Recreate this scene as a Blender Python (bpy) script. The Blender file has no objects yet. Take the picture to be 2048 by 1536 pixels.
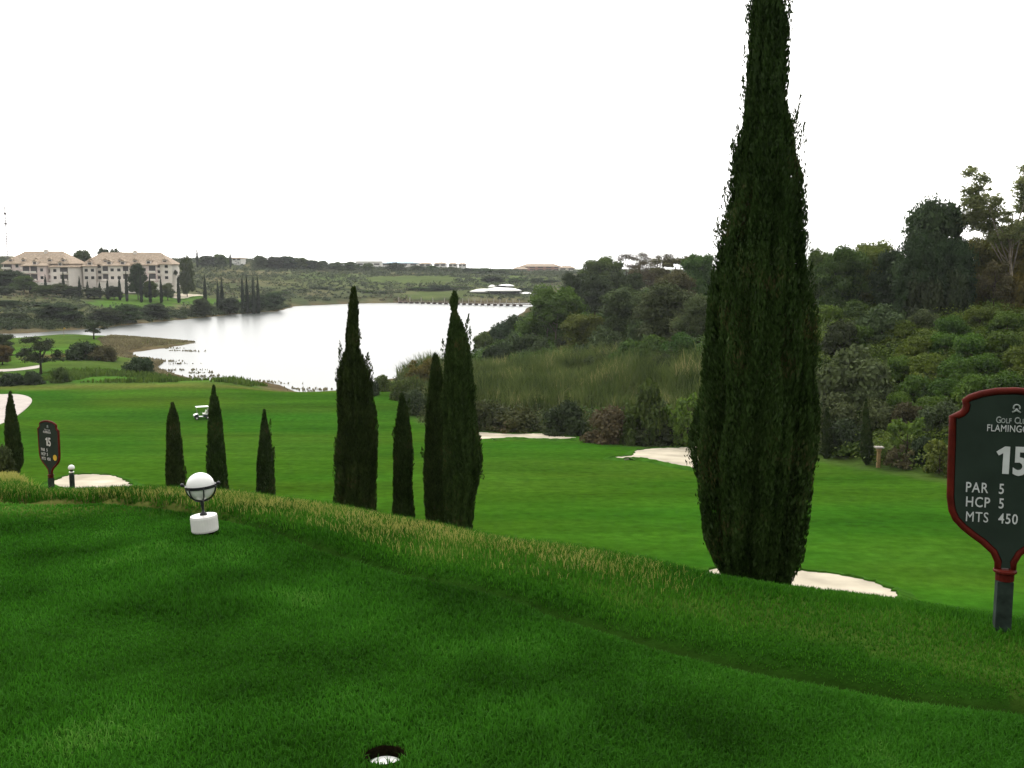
import bpy, math, random
import numpy as np

random.seed(7)
rng = np.random.default_rng(7)
SC = bpy.context.scene
COL = SC.collection
R = math.radians

# ------------------------------------------------------------------ camera
EYE = 1.6                       # eye height above the lawn (m)
PITCH = R(6.65)
F = 2000.0                      # focal length in pixels of the 2048 px wide photo
cam_d = bpy.data.cameras.new('camera')
cam_d.sensor_width = 36.0
cam_d.lens = 36.0 * F / 2048.0
cam_d.clip_start = 0.05
cam_d.clip_end = 20000
cam = bpy.data.objects.new('camera', cam_d)
cam.location = (0, 0, EYE)
cam.rotation_euler = (math.pi / 2 - PITCH, 0, 0)
COL.objects.link(cam)
SC.camera = cam

# ------------------------------------------------------------------ sky (bright overcast, sun behind the cloud ahead)
SUN_EL, SUN_AZ = R(48), R(-12)          # azimuth from +Y, negative = left
world = bpy.data.worlds.new('World')
SC.world = world
world.use_nodes = True
wn, wl = world.node_tree.nodes, world.node_tree.links
wn.clear()
w_out = wn.new('ShaderNodeOutputWorld')
w_bg = wn.new('ShaderNodeBackground')
w_bg.inputs['Strength'].default_value = 0.12
sky = wn.new('ShaderNodeTexSky')
sky.sky_type = 'NISHITA'
sky.sun_disc = False
sky.sun_elevation = SUN_EL
sky.sun_rotation = SUN_AZ
sky.air_density = 1.0
sky.dust_density = 4.0
hs = wn.new('ShaderNodeHueSaturation')
hs.inputs['Saturation'].default_value = 0.25
wl.new(sky.outputs['Color'], hs.inputs['Color'])
tc = wn.new('ShaderNodeTexCoord')
dotn = wn.new('ShaderNodeVectorMath'); dotn.operation = 'DOT_PRODUCT'
sv = (math.sin(SUN_AZ) * math.cos(R(30)), math.cos(SUN_AZ) * math.cos(R(30)), math.sin(R(30)))
dotn.inputs[1].default_value = sv
wl.new(tc.outputs['Generated'], dotn.inputs[0])
mx = wn.new('ShaderNodeMath'); mx.operation = 'MAXIMUM'; mx.inputs[1].default_value = 0
wl.new(dotn.outputs['Value'], mx.inputs[0])
pw = wn.new('ShaderNodeMath'); pw.operation = 'POWER'; pw.inputs[1].default_value = 2.2
wl.new(mx.outputs[0], pw.inputs[0])
ma = wn.new('ShaderNodeMath'); ma.operation = 'MULTIPLY_ADD'
ma.inputs[1].default_value = 25.0; ma.inputs[2].default_value = 6.2
wl.new(pw.outputs[0], ma.inputs[0])
cloud = wn.new('ShaderNodeTexNoise'); cloud.inputs['Scale'].default_value = 2.5; cloud.inputs['Detail'].default_value = 4
wl.new(tc.outputs['Generated'], cloud.inputs['Vector'])
cm = wn.new('ShaderNodeMapRange'); cm.inputs['To Min'].default_value = 0.85; cm.inputs['To Max'].default_value = 1.15
wl.new(cloud.outputs['Fac'], cm.inputs['Value'])
sepw = wn.new('ShaderNodeSeparateXYZ'); wl.new(tc.outputs['Generated'], sepw.inputs[0])
zen = wn.new('ShaderNodeMath'); zen.operation = 'MULTIPLY_ADD'; zen.use_clamp = False
zen.inputs[1].default_value = 7.0
wl.new(sepw.outputs['Z'], zen.inputs[0]); wl.new(ma.outputs[0], zen.inputs[2])
cmul = wn.new('ShaderNodeMath'); cmul.operation = 'MULTIPLY'
wl.new(zen.outputs[0], cmul.inputs[0]); wl.new(cm.outputs[0], cmul.inputs[1])
comb = wn.new('ShaderNodeVectorMath'); comb.operation = 'SCALE'
comb.inputs[0].default_value = (1.0, 0.985, 0.955)
wl.new(cmul.outputs[0], comb.inputs['Scale'])
mixw = wn.new('ShaderNodeMix'); mixw.data_type = 'RGBA'
mixw.inputs['Factor'].default_value = 0.9
wl.new(hs.outputs['Color'], mixw.inputs['A']); wl.new(comb.outputs['Vector'], mixw.inputs['B'])
wl.new(mixw.outputs['Result'], w_bg.inputs['Color'])
wl.new(w_bg.outputs[0], w_out.inputs['Surface'])

sun_d = bpy.data.lights.new('sun', 'SUN')
sun_d.energy = 0.9
sun_d.angle = R(14)
sun_d.color = (1.0, 0.95, 0.87)
sun = bpy.data.objects.new('sun', sun_d)
COL.objects.link(sun)
from mathutils import Vector, Matrix
sdir = Vector((math.sin(SUN_AZ) * math.cos(SUN_EL), math.cos(SUN_AZ) * math.cos(SUN_EL), math.sin(SUN_EL)))
sun.rotation_euler = (-sdir).to_track_quat('-Z', 'Y').to_euler()

SC.view_settings.view_transform = 'Standard'
SC.view_settings.look = 'None'
SC.view_settings.gamma = 1.0
SC.view_settings.exposure = 0.0
SC.render.engine = 'CYCLES'
SC.cycles.max_bounces = 6
SC.cycles.diffuse_bounces = 3
SC.cycles.transparent_max_bounces = 4

# ------------------------------------------------------------------ helpers: picture measurements -> places
def tan_at(py):
    """downward slope of the sight line through picture row py"""
    return math.tan(math.atan((py - 768.0) / F) + PITCH)

def sm(a, b, x):
    t = np.clip((np.asarray(x, float) - a) / (b - a), 0, 1)
    return t * t * (3 - 2 * t)

def poly_sd(px, py, poly):
    """signed distance to polygon, negative inside"""
    px = np.asarray(px, float); py = np.asarray(py, float)
    P = np.asarray(poly, float); Q = np.roll(P, -1, 0)
    best = np.full(px.shape, 1e18); inside = np.zeros(px.shape, bool)
    for (ax, ay), (bx, by) in zip(P, Q):
        ex, ey = bx - ax, by - ay
        L = ex * ex + ey * ey + 1e-12
        t = np.clip(((px - ax) * ex + (py - ay) * ey) / L, 0, 1)
        d = (px - ax - t * ex) ** 2 + (py - ay - t * ey) ** 2
        best = np.minimum(best, d)
        c = ((ay > py) != (by > py))
        with np.errstate(divide='ignore', invalid='ignore'):
            xi = (bx - ax) * (py - ay) / (by - ay + 1e-30) + ax
        inside ^= c & (px < xi)
    d = np.sqrt(best)
    return np.where(inside, -d, d)

def vnoise(x, y, s, seed=0):
    """smooth value noise 0..1"""
    x = np.asarray(x, float) / s; y = np.asarray(y, float) / s
    xi = np.floor(x); yi = np.floor(y); fx = x - xi; fy = y - yi
    fx = fx * fx * (3 - 2 * fx); fy = fy * fy * (3 - 2 * fy)
    def h(a, b):
        v = np.sin(a * 127.1 + b * 311.7 + seed * 74.7) * 43758.5453
        return v - np.floor(v)
    return (h(xi, yi) * (1 - fx) + h(xi + 1, yi) * fx) * (1 - fy) + (h(xi, yi + 1) * (1 - fx) + h(xi + 1, yi + 1) * fx) * fy

# ------------------------------------------------------------------ terrain
LAWN0, LAWNS = 1.45, 0.042
def lawn_d(py, lift=0.0):
    return (LAWN0 - lift) / (tan_at(py) - LAWNS)

CREST_PX = [(-400, 1014), (0, 1006), (130, 1000), (250, 998), (400, 1004), (600, 1030), (800, 1062), (1000, 1100), (1200, 1142),
            (1400, 1182), (1600, 1212), (1800, 1250), (2048, 1306), (2400, 1400)]
_cq, _cy = [], []
for px, py in CREST_PX:
    y = lawn_d(py)
    t = y * math.cos(PITCH) + (LAWN0 + LAWNS * y) * math.sin(PITCH)
    _cq.append((px - 1024) / F * t / y); _cy.append(y)
def crest(q):
    return np.interp(q, _cq, _cy)

MOW_PX = [(-400, 1000), (0, 1000), (200, 1000), (370, 1020), (450, 1042), (620, 1090), (800, 1142), (1100, 1232), (1300, 1287), (1500, 1335), (1800, 1390), (2048, 1420), (2400, 1470)]
_mq, _my = [], []
for px, py in MOW_PX:
    y = lawn_d(py)
    t = y * math.cos(PITCH) + (LAWN0 + LAWNS * y) * math.sin(PITCH)
    _mq.append((px - 1024) / F * t / y); _my.append(y)
def mowline(q):
    return np.interp(q, _mq, _my)

LAKE = [(-30, 171), (-36, 168), (-44, 183), (-50, 185), (-58, 183), (-62, 191), (-75, 210), (-79, 227), (-88, 233), (-95, 247),
        (-91, 255), (-89, 268), (-87.5, 280), (-95, 287), (-104, 293), (-117, 300), (-128, 305), (-139, 302), (-146, 292), (-165, 296), (-220, 312),
        (-220, 322), (-157, 318), (-151, 328), (-142, 350), (-138, 382), (-130, 416), (-123, 452), (-112, 483), (-117, 545), (-94, 583),
        (-67, 600), (-43, 594), (-10, 590), (25, 600), (45, 575), (9, 545), (2, 433), (-6.8, 350), (-12, 300), (-10, 271), (-7, 255), (-12, 225),
        (-19, 200), (-25, 186)]
LOW = [(60, 20), (45, 55), (36, 68), (33, 75), (27.5, 88), (17, 94), (5.7, 107), (-3, 111), (-9, 122), (-13, 136), (-15, 149), (-21, 172),
       (-17, 200), (-5, 255), (-8, 271), (-10, 300), (-5, 350), (4, 433), (11, 545), (47, 575), (25, 603), (-10, 593), (-43, 597), (-67, 603),
       (-95, 586), (-120, 547), (-116, 484), (-127, 450), (-134, 414), (-142, 380), (-146, 350), (-155, 332), (-160, 322), (-225, 326), (-420, 330),
       (-420, -60), (60, -60)]
HOLE = (-0.410, 3.06)

def drop_at(x, y):
    """how far the ground lies below the eye"""
    x = np.asarray(x, float); y = np.asarray(y, float)
    yy = np.maximum(y, 0.3)
    q = np.clip(x / yy, -1.6, 1.6)
    yc = crest(np.clip(q, -0.9, 0.75))
    s = y - yc
    sp = np.maximum(s, 0)
    k = 0.17 + 0.18 * sm(-0.505, -0.465, q)
    own = LAWN0 + LAWNS * np.clip(y, -15, 400)
    own = own + k * (np.sqrt(sp ** 2 + 0.45 ** 2) - 0.45) + 0.10 * np.maximum(sp - 9, 0) * sm(-0.505, -0.465, q) + 0.5 * np.maximum(sp - 29, 0)
    # gentle lumps on the lawn
    own = own + np.where(s < 3, 0.05 * (vnoise(x, y, 1.6, 3) - 0.5) + 0.04 * (vnoise(x, y, 0.7, 5) - 0.5), 0.5 * (vnoise(x, y, 6, 4) - 0.5) * sm(3, 9, s))
    # rough strip stands a little proud of the mown lawn
    ym = mowline(np.clip(q, -0.9, 0.75))
    own = own - 0.03 * sm(0.04, 0.22, y - ym) * (s < 4) + 0.035 * np.exp(-((y - ym) / 0.09) ** 2) * (s < 0.3)
    base = np.minimum(11 + 0.068 * y, 19.6)
    base = base + 0.5 * (vnoise(x, y, 23, 1) - 0.5) * sm(40, 60, y)
    dl = poly_sd(x, y, LAKE)
    base = np.where(dl > 0, 21 - (21 - base) * sm(0, 14, dl) - 0.06 * np.minimum(dl, 3), 21 + np.minimum(1.6, -dl * 0.3))
    dist = np.maximum(poly_sd(x, y, LOW), 0)
    near = sm(640, 470, y) * sm(-70, -22, x)
    P = 13.0 + 1.5 * sm(160, 110, y) * sm(10, 30, x)
    east = sm(13, 30, x - 0.12 * np.maximum(y - 95, 0))
    P = P * east + 11.0 * (1 - east)
    kr = 0.40 * east + 0.17 * (1 - east)
    rise_r = P * np.tanh((kr * dist / P) ** 1.15)
    Pf = np.interp(x / np.maximum(y, 50), [-0.6, -0.27, -0.22, -0.16, -0.08, 0.02, 0.15], [31, 31, 26, 19.5, 18, 14.5, 14])
    rise_f = Pf * np.tanh(0.085 * dist / Pf)
    rise = rise_r * near + rise_f * (1 - near)
    rise = rise * (1 + 0.12 * (vnoise(x, y, 55, 2) - 0.5)) + 1.2 * (vnoise(x, y, 17, 6) - 0.5) * sm(4, 25, dist)
    low = base - rise
    h = np.clip(0.5 + 0.5 * (low - own) / 1.2, 0, 1)
    d = low * (1 - h) + own * h - 1.2 * h * (1 - h)
    hr = np.hypot(x - HOLE[0], y - HOLE[1])
    d = d + 0.13 * sm(0.070, 0.057, hr)
    return d

def gz(x, y):
    return EYE - drop_at(x, y)

def gz1(x, y):
    return float(gz(np.array([x]), np.array([y]))[0])

def place(px, d, row=None):
    """ground point d metres ahead under what shows at picture column px (in row, else at the ground)"""
    x = 0.0
    for _ in range(4):
        z = gz1(x, d) if row is None else z_at(row, d)
        t = d * math.cos(PITCH) + (EYE - z) * math.sin(PITCH)
        x = (px - 1024) / F * t
    return Vector((x, d, gz1(x, d)))

def depth_of(p):
    return p[1] * math.cos(PITCH) + (EYE - p[2]) * math.sin(PITCH)

def z_at(py, d):
    return EYE - d * tan_at(py)

def hit(px, py, dmin=30.0, dmax=1500.0):
    """where the sight line meets the ground beyond dmin"""
    tn = tan_at(py)
    d = np.exp(np.linspace(math.log(dmin), math.log(dmax), 900))
    t = d * math.cos(PITCH) + d * tn * math.sin(PITCH)
    x = (px - 1024) / F * t
    g = drop_at(x, d) - d * tn
    for i in range(len(d) - 1):
        if g[i] > 0 and g[i + 1] <= 0:
            a = g[i] / (g[i] - g[i + 1])
            return Vector((x[i] + a * (x[i + 1] - x[i]), d[i] + a * (d[i + 1] - d[i]), 0))
    i = int(np.argmin(np.abs(g)))
    return Vector((x[i], d[i], 0))

# ------------------------------------------------------------------ helpers: meshes and objects
def mesh_np(name, V, faces, mat=None, smooth=False, fmat=None):
    """faces: list of int arrays (n,k)"""
    me = bpy.data.meshes.new(name)
    V = np.asarray(V, np.float32)
    me.vertices.add(len(V)); me.vertices.foreach_set('co', V.ravel())
    faces = [np.asarray(f, np.int32) for f in faces if len(f)]
    tot = sum(f.size for f in faces); nf = sum(len(f) for f in faces)
    me.loops.add(tot); me.polygons.add(nf)
    me.loops.foreach_set('vertex_index', np.concatenate([f.ravel() for f in faces]))
    st = []; c = 0
    for f in faces:
        st.append(c + np.arange(len(f)) * f.shape[1]); c += f.size
    me.polygons.foreach_set('loop_start', np.concatenate(st).astype(np.int32))
    if smooth:
        me.polygons.foreach_set('use_smooth', np.ones(nf, bool))
    if fmat is not None:
        me.polygons.foreach_set('material_index', np.asarray(fmat, np.int32))
    mats = mat if isinstance(mat, (list, tuple)) else [mat]
    for m in mats:
        if m: me.materials.append(m)
    me.update(calc_edges=True)
    me.validate()
    return me

def link(name, me, parent=None, loc=None):
    o = bpy.data.objects.new(name, me)
    COL.objects.link(o)
    if parent: o.parent = parent
    if loc is not None: o.location = loc
    return o

def empty(name, loc=(0, 0, 0), rz=0.0):
    o = bpy.data.objects.new(name, None)
    o.empty_display_size = 0.2
    o.location = loc; o.rotation_euler = (0, 0, rz)
    COL.objects.link(o)
    return o

def tag(o, label=None, cat=None, group=None, kind=None):
    if label: o['label'] = label
    if cat: o['category'] = cat
    if group: o['group'] = group
    if kind: o['kind'] = kind
    return o

def copy_tree(o, parent=None):
    c = o.copy(); COL.objects.link(c)
    if parent: c.parent = parent
    for ch in list(o.children): copy_tree(ch, c)
    return c

class MB:
    """collects simple shapes into one mesh"""
    def __init__(s): s.v = []; s.f = {}; s.n = 0; s.fm = {}
    def add(s, V, faces, m=0):
        V = [tuple(v) for v in V]
        for f in faces:
            s.f.setdefault(len(f), []).append([i + s.n for i in f]); s.fm.setdefault(len(f), []).append(m)
        s.v += V; s.n += len(V); return s
    def box(s, x0, x1, y0, y1, z0, z1, m=0):
        V = [(x0, y0, z0), (x1, y0, z0), (x1, y1, z0), (x0, y1, z0), (x0, y0, z1), (x1, y0, z1), (x1, y1, z1), (x0, y1, z1)]
        return s.add(V, [(0, 3, 2, 1), (4, 5, 6, 7), (0, 1, 5, 4), (1, 2, 6, 5), (2, 3, 7, 6), (3, 0, 4, 7)], m)
    def tube(s, pts, radii, n=8, m=0, cap=True, up=None):
        pts = [Vector(p) for p in pts]
        if not isinstance(radii, (list, tuple)): radii = [radii] * len(pts)
        base = s.n; V = []
        u = None
        for i, p in enumerate(pts):
            a = pts[max(i - 1, 0)]; b = pts[min(i + 1, len(pts) - 1)]
            d = (b - a).normalized()
            if u is None:
                u = d.orthogonal().normalized()
            else:
                u = (u - d * u.dot(d)).normalized()
            w = d.cross(u)
            for k in range(n):
                an = 2 * math.pi * k / n
                V.append(p + (u * math.cos(an) + w * math.sin(an)) * radii[i])
        fs = []
        for i in range(len(pts) - 1):
            for k in range(n):
                fs.append((i * n + k, i * n + (k + 1) % n, (i + 1) * n + (k + 1) % n, (i + 1) * n + k))
        if cap:
            fs.append(tuple(reversed(range(n)))); fs.append(tuple((len(pts) - 1) * n + k for k in range(n)))
        return s.add(V, fs, m)
    def lathe(s, prof, n=20, m=0, center=(0, 0, 0)):
        V = []; cx, cy, cz = center
        for r, z in prof:
            for k in range(n):
                a = 2 * math.pi * k / n
                V.append((cx + r * math.cos(a), cy + r * math.sin(a), cz + z))
        fs = []
        for i in range(len(prof) - 1):
            for k in range(n):
                fs.append((i * n + k, i * n + (k + 1) % n, (i + 1) * n + (k + 1) % n, (i + 1) * n + k))
        fs.append(tuple(reversed(range(n)))); fs.append(tuple((len(prof) - 1) * n + k for k in range(n)))
        return s.add(V, fs, m)
    def prism(s, outline, y0, y1, m=0):
        """outline in x,z extruded along y"""
        n = len(outline)
        V = [(x, y0, z) for x, z in outline] + [(x, y1, z) for x, z in outline]
        fs = [tuple(range(n)), tuple(reversed(range(n, 2 * n)))]
        for i in range(n):
            j = (i + 1) % n
            fs.append((i, i + n, j + n, j))
        return s.add(V, fs, m)
    def mesh(s, name, mat, smooth=False):
        me = bpy.data.meshes.new(name)
        fs = []; fm = []
        for k in s.f:
            fs += s.f[k]; fm += s.fm[k]
        me.from_pydata(s.v, [], fs)
        for mm in (mat if isinstance(mat, (list, tuple)) else [mat]): me.materials.append(mm)
        me.polygons.foreach_set('material_index', fm)
        if smooth: me.polygons.foreach_set('use_smooth', [True] * len(fs))
        me.update(); me.validate()
        return me
    def build(s, name, mat, parent=None, smooth=False, loc=None, bevel=0):
        o = link(name, s.mesh(name, mat, smooth), parent, loc)
        if bevel:
            b = o.modifiers.new('bevel', 'BEVEL'); b.width = bevel; b.segments = 2; b.limit_method = 'ANGLE'
        return o

# ------------------------------------------------------------------ materials
def plain(name, col, rough=0.6, noise=0.15, nscale=8.0, metallic=0.0, bump=0.0, spec=0.5):
    m = bpy.data.materials.new(name); m.use_nodes = True
    nt = m.node_tree; N, L = nt.nodes, nt.links
    p = N['Principled BSDF']
    p.inputs['Roughness'].default_value = rough; p.inputs['Metallic'].default_value = metallic
    p.inputs['Specular IOR Level'].default_value = spec
    t = N.new('ShaderNodeTexCoord'); n = N.new('ShaderNodeTexNoise')
    n.inputs['Scale'].default_value = nscale; n.inputs['Detail'].default_value = 5
    L.new(t.outputs['Object'], n.inputs['Vector'])
    mr = N.new('ShaderNodeMapRange'); mr.inputs['From Min'].default_value = 0.3; mr.inputs['From Max'].default_value = 0.7
    mr.inputs['To Min'].default_value = 1 - noise; mr.inputs['To Max'].default_value = 1 + noise
    L.new(n.outputs['Fac'], mr.inputs['Value'])
    sc = N.new('ShaderNodeVectorMath'); sc.operation = 'SCALE'; sc.inputs[0].default_value = col
    L.new(mr.outputs[0], sc.inputs['Scale']); L.new(sc.outputs[0], p.inputs['Base Color'])
    if bump:
        b = N.new('ShaderNodeBump'); b.inputs['Strength'].default_value = bump; b.inputs['Distance'].default_value = 0.02
        L.new(n.outputs['Fac'], b.inputs['Height']); L.new(b.outputs[0], p.inputs['Normal'])
    return m

def leafy(name, c1, c2, transl=0.3, nscale=0.35, c3=None, hue=0.03, gloss=0.02, coord='Object', wr=0.55, wn_=0.5, lo=0.33, hi=0.67):
    """foliage: colour varies from leaf to leaf, clump to clump and plant to plant"""
    m = bpy.data.materials.new(name); m.use_nodes = True
    nt = m.node_tree; N, L = nt.nodes, nt.links; N.clear()
    out = N.new('ShaderNodeOutputMaterial')
    g = N.new('ShaderNodeNewGeometry'); t = N.new('ShaderNodeTexCoord'); oi = N.new('ShaderNodeObjectInfo')
    n = N.new('ShaderNodeTexNoise'); n.inputs['Scale'].default_value = nscale; n.inputs['Detail'].default_value = 4
    L.new(t.outputs[coord], n.inputs['Vector'])
    ad = N.new('ShaderNodeMath'); ad.operation = 'MULTIPLY_ADD'; ad.inputs[1].default_value = wr; ad.inputs[2].default_value = 0
    L.new(g.outputs['Random Per Island'], ad.inputs[0])
    mr = N.new('ShaderNodeMapRange'); mr.inputs['From Min'].default_value = lo; mr.inputs['From Max'].default_value = hi
    mr.inputs['To Min'].default_value = 0; mr.inputs['To Max'].default_value = wn_
    L.new(n.outputs['Fac'], mr.inputs['Value'])
    a2 = N.new('ShaderNodeMath'); a2.operation = 'ADD'
    L.new(ad.outputs[0], a2.inputs[0]); L.new(mr.outputs[0], a2.inputs[1])
    cr = N.new('ShaderNodeValToRGB')
    e = cr.color_ramp.elements
    e[0].position = 0.1; e[0].color = (*c1, 1); e[1].position = 0.8; e[1].color = (*c2, 1)
    if c3:
        x = e.new(0.97); x.color = (*c3, 1)
    L.new(a2.outputs[0], cr.inputs['Fac'])
    hsv = N.new('ShaderNodeHueSaturation')
    m1 = N.new('ShaderNodeMapRange'); m1.inputs['To Min'].default_value = 0.5 - hue; m1.inputs['To Max'].default_value = 0.5 + hue
    L.new(oi.outputs['Random'], m1.inputs['Value']); L.new(m1.outputs[0], hsv.inputs['Hue'])
    m2 = N.new('ShaderNodeMath'); m2.operation = 'MULTIPLY'; m2.inputs[1].default_value = 7.31
    fr = N.new('ShaderNodeMath'); fr.operation = 'FRACT'
    L.new(oi.outputs['Random'], m2.inputs[0]); L.new(m2.outputs[0], fr.inputs[0])
    m3 = N.new('ShaderNodeMapRange'); m3.inputs['To Min'].default_value = 0.8; m3.inputs['To Max'].default_value = 1.2
    L.new(fr.outputs[0], m3.inputs['Value']); L.new(m3.outputs[0], hsv.inputs['Value'])
    L.new(cr.outputs['Color'], hsv.inputs['Color'])
    d = N.new('ShaderNodeBsdfDiffuse'); tr = N.new('ShaderNodeBsdfTranslucent'); gl = N.new('ShaderNodeBsdfGlossy')
    gl.inputs['Roughness'].default_value = 0.45; gl.inputs['Color'].default_value = (0.6, 0.65, 0.6, 1)
    L.new(hsv.outputs['Color'], d.inputs['Color'])
    L.new(hsv.outputs['Color'], tr.inputs['Color'])
    mx1 = N.new('ShaderNodeMixShader'); mx1.inputs[0].default_value = transl
    L.new(d.outputs[0], mx1.inputs[1]); L.new(tr.outputs[0], mx1.inputs[2])
    mx2 = N.new('ShaderNodeMixShader'); mx2.inputs[0].default_value = gloss
    L.new(mx1.outputs[0], mx2.inputs[1]); L.new(gl.outputs[0], mx2.inputs[2])
    L.new(mx2.outputs[0], out.inputs['Surface'])
    return m

M = {}
M['white_paint'] = plain('white_paint', (0.74, 0.72, 0.70), 0.35, 0.06, 20)
M['white_plastic'] = plain('white_plastic', (0.78, 0.78, 0.76), 0.25, 0.04, 10)
M['iron'] = plain('black_iron', (0.012, 0.013, 0.016), 0.4, 0.3, 30, 0.2)
M['red_frame'] = plain('red_brown_frame', (0.078, 0.0085, 0.005), 0.6, 0.45, 16, bump=0.2, spec=0.10)
M['panel'] = plain('dark_green_panel', (0.022, 0.034, 0.026), 0.8, 0.2, 6, spec=0.1)
M['post_green'] = plain('green_post', (0.024, 0.036, 0.029), 0.75, 0.45, 18, bump=0.15, spec=0.1)
M['letter'] = plain('white_lettering', (0.55, 0.56, 0.57), 0.5, 0.08, 20)
M['letter_small'] = plain('grey_lettering', (0.33, 0.36, 0.35), 0.5, 0.08, 20)
M['yellow'] = plain('yellow_disc', (0.62, 0.40, 0.03), 0.5, 0.1, 10)
M['soil'] = plain('dark_soil', (0.010, 0.008, 0.004), 0.95, 0.5, 40, bump=0.6, spec=0.0)
M['bark'] = plain('grey_brown_bark', (0.055, 0.042, 0.03), 0.9, 0.4, 5, bump=0.6, spec=0.1)
M['pale_bark'] = plain('pale_bark', (0.26, 0.22, 0.17), 0.85, 0.35, 3, bump=0.4, spec=0.1)
M['sand'] = plain('pale_sand', (0.44, 0.395, 0.31), 0.95, 0.32, 0.35, bump=0.6, spec=0.0)
M['turf'] = plain('bunker_turf_lip', (0.032, 0.092, 0.009), 1.0, 0.3, 1.2, spec=0.0)
M['path'] = plain('concrete_path', (0.42, 0.375, 0.34), 0.9, 0.12, 0.8, spec=0.1)
M['wood'] = plain('tan_wood', (0.26, 0.17, 0.07), 0.75, 0.3, 6)
M['grey_box'] = plain('grey_cabinet', (0.16, 0.17, 0.17), 0.5, 0.15, 4)
M['wall_pink'] = plain('pale_pink_render', (0.70, 0.59, 0.56), 0.85, 0.08, 0.3)
M['wall_cream'] = plain('cream_render', (0.74, 0.69, 0.63), 0.85, 0.08, 0.3)
M['roof_tile'] = plain('terracotta_roof', (0.36, 0.285, 0.215), 0.9, 0.28, 1.0, spec=0.1)
M['dark_glass'] = plain('dark_glass', (0.02, 0.022, 0.025), 0.15, 0.2, 0.5)
M['shade'] = plain('dark_opening', (0.06, 0.055, 0.055), 0.6, 0.3, 0.4)
M['brick'] = plain('red_brown_brick', (0.36, 0.20, 0.155), 0.85, 0.2, 0.2)
M['blue_roof'] = plain('blue_roof', (0.13, 0.27, 0.42), 0.5, 0.12, 0.1)
M['far_white'] = plain('far_white_render', (0.74, 0.73, 0.70), 0.8, 0.06, 0.1)
M['mast'] = plain('galvanised_mast', (0.22, 0.20, 0.21), 0.6, 0.1, 1)
M['black_rubber'] = plain('black_rubber', (0.012, 0.012, 0.013), 0.7, 0.2, 10)
M['cart_dark'] = plain('dark_green_cart', (0.02, 0.03, 0.035), 0.3, 0.2, 5)
M['maroon'] = plain('maroon_seat', (0.10, 0.02, 0.02), 0.6, 0.2, 5)
M['jetty'] = plain('weathered_jetty_wood', (0.13, 0.085, 0.07), 0.9, 0.25, 0.5)
M['jetty_pale'] = plain('pale_lamp_post', (0.42, 0.38, 0.33), 0.7, 0.1, 1)

M['cypress'] = leafy('cypress_leaf', (0.012, 0.024, 0.005), (0.041, 0.070, 0.017), 0.14, 1.6, (0.070, 0.062, 0.024), 0.012, 0.012, wr=0.5, wn_=0.55)
M['cypress_far'] = leafy('far_cypress_leaf', (0.014, 0.024, 0.012), (0.03, 0.045, 0.022), 0.10, 0.4, None, 0.015, 0.03)
M['dark_leaf'] = leafy('dark_green_leaf', (0.014, 0.026, 0.008), (0.042, 0.066, 0.020), 0.22, 0.45)
M['mid_leaf'] = leafy('mid_green_leaf', (0.020, 0.046, 0.005), (0.072, 0.120, 0.018), 0.3, 0.4)
M['olive_leaf'] = leafy('olive_grey_leaf', (0.026, 0.042, 0.012), (0.085, 0.115, 0.038), 0.25, 0.5)
M['light_leaf'] = leafy('light_green_leaf', (0.045, 0.080, 0.008), (0.115, 0.165, 0.022), 0.35, 0.4)
M['lime_leaf'] = leafy('fresh_green_leaf', (0.05, 0.10, 0.010), (0.12, 0.19, 0.025), 0.4, 0.5)
M['brown_leaf'] = leafy('brown_dry_leaf', (0.040, 0.036, 0.014), (0.10, 0.085, 0.035), 0.25, 0.5)
M['ochre_leaf'] = leafy('ochre_green_leaf', (0.05, 0.045, 0.008), (0.13, 0.105, 0.016), 0.35, 0.5)
M['gum_leaf'] = leafy('gum_leaf', (0.08, 0.115, 0.035), (0.21, 0.235, 0.085), 0.55, 0.6)
M['hill_leaf'] = leafy('hillside_leaf', (0.030, 0.048, 0.022), (0.095, 0.115, 0.055), 0.2, 0.02, (0.15, 0.12, 0.07), wr=0.35, wn_=0.7)
M['bramble'] = leafy('bramble_leaf', (0.017, 0.044, 0.003), (0.105, 0.175, 0.016), 0.3, 0.16, (0.14, 0.19, 0.03), wr=0.4, wn_=0.7)
M['reed'] = leafy('reed_leaf', (0.036, 0.052, 0.009), (0.120, 0.138, 0.034), 0.35, 0.22, (0.24, 0.20, 0.09), wr=0.4, wn_=0.7)
M['bank'] = leafy('bank_scrub_leaf', (0.022, 0.034, 0.008), (0.075, 0.088, 0.022), 0.25, 0.3, (0.12, 0.09, 0.04), wr=0.4, wn_=0.7)
M['marsh'] = leafy('marsh_plants', (0.11, 0.085, 0.05), (0.21, 0.165, 0.10), 0.25, 0.1, (0.24, 0.20, 0.12))
M['blade'] = leafy('lawn_blade', (0.010, 0.041, 0.002), (0.041, 0.162, 0.011), 0.4, 1.15, (0.09, 0.22, 0.03), 0.0, 0.008, wr=0.38, wn_=0.70, lo=0.36, hi=0.68)
M['rough_blade'] = leafy('rough_blade', (0.013, 0.060, 0.003), (0.046, 0.165, 0.010), 0.4, 1.2, (0.10, 0.18, 0.025), 0.0, 0.008)
M['straw'] = leafy('straw_blade', (0.22, 0.26, 0.05), (0.42, 0.40, 0.11), 0.4, 1.5, (0.50, 0.44, 0.17), 0.0, 0.01)

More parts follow.
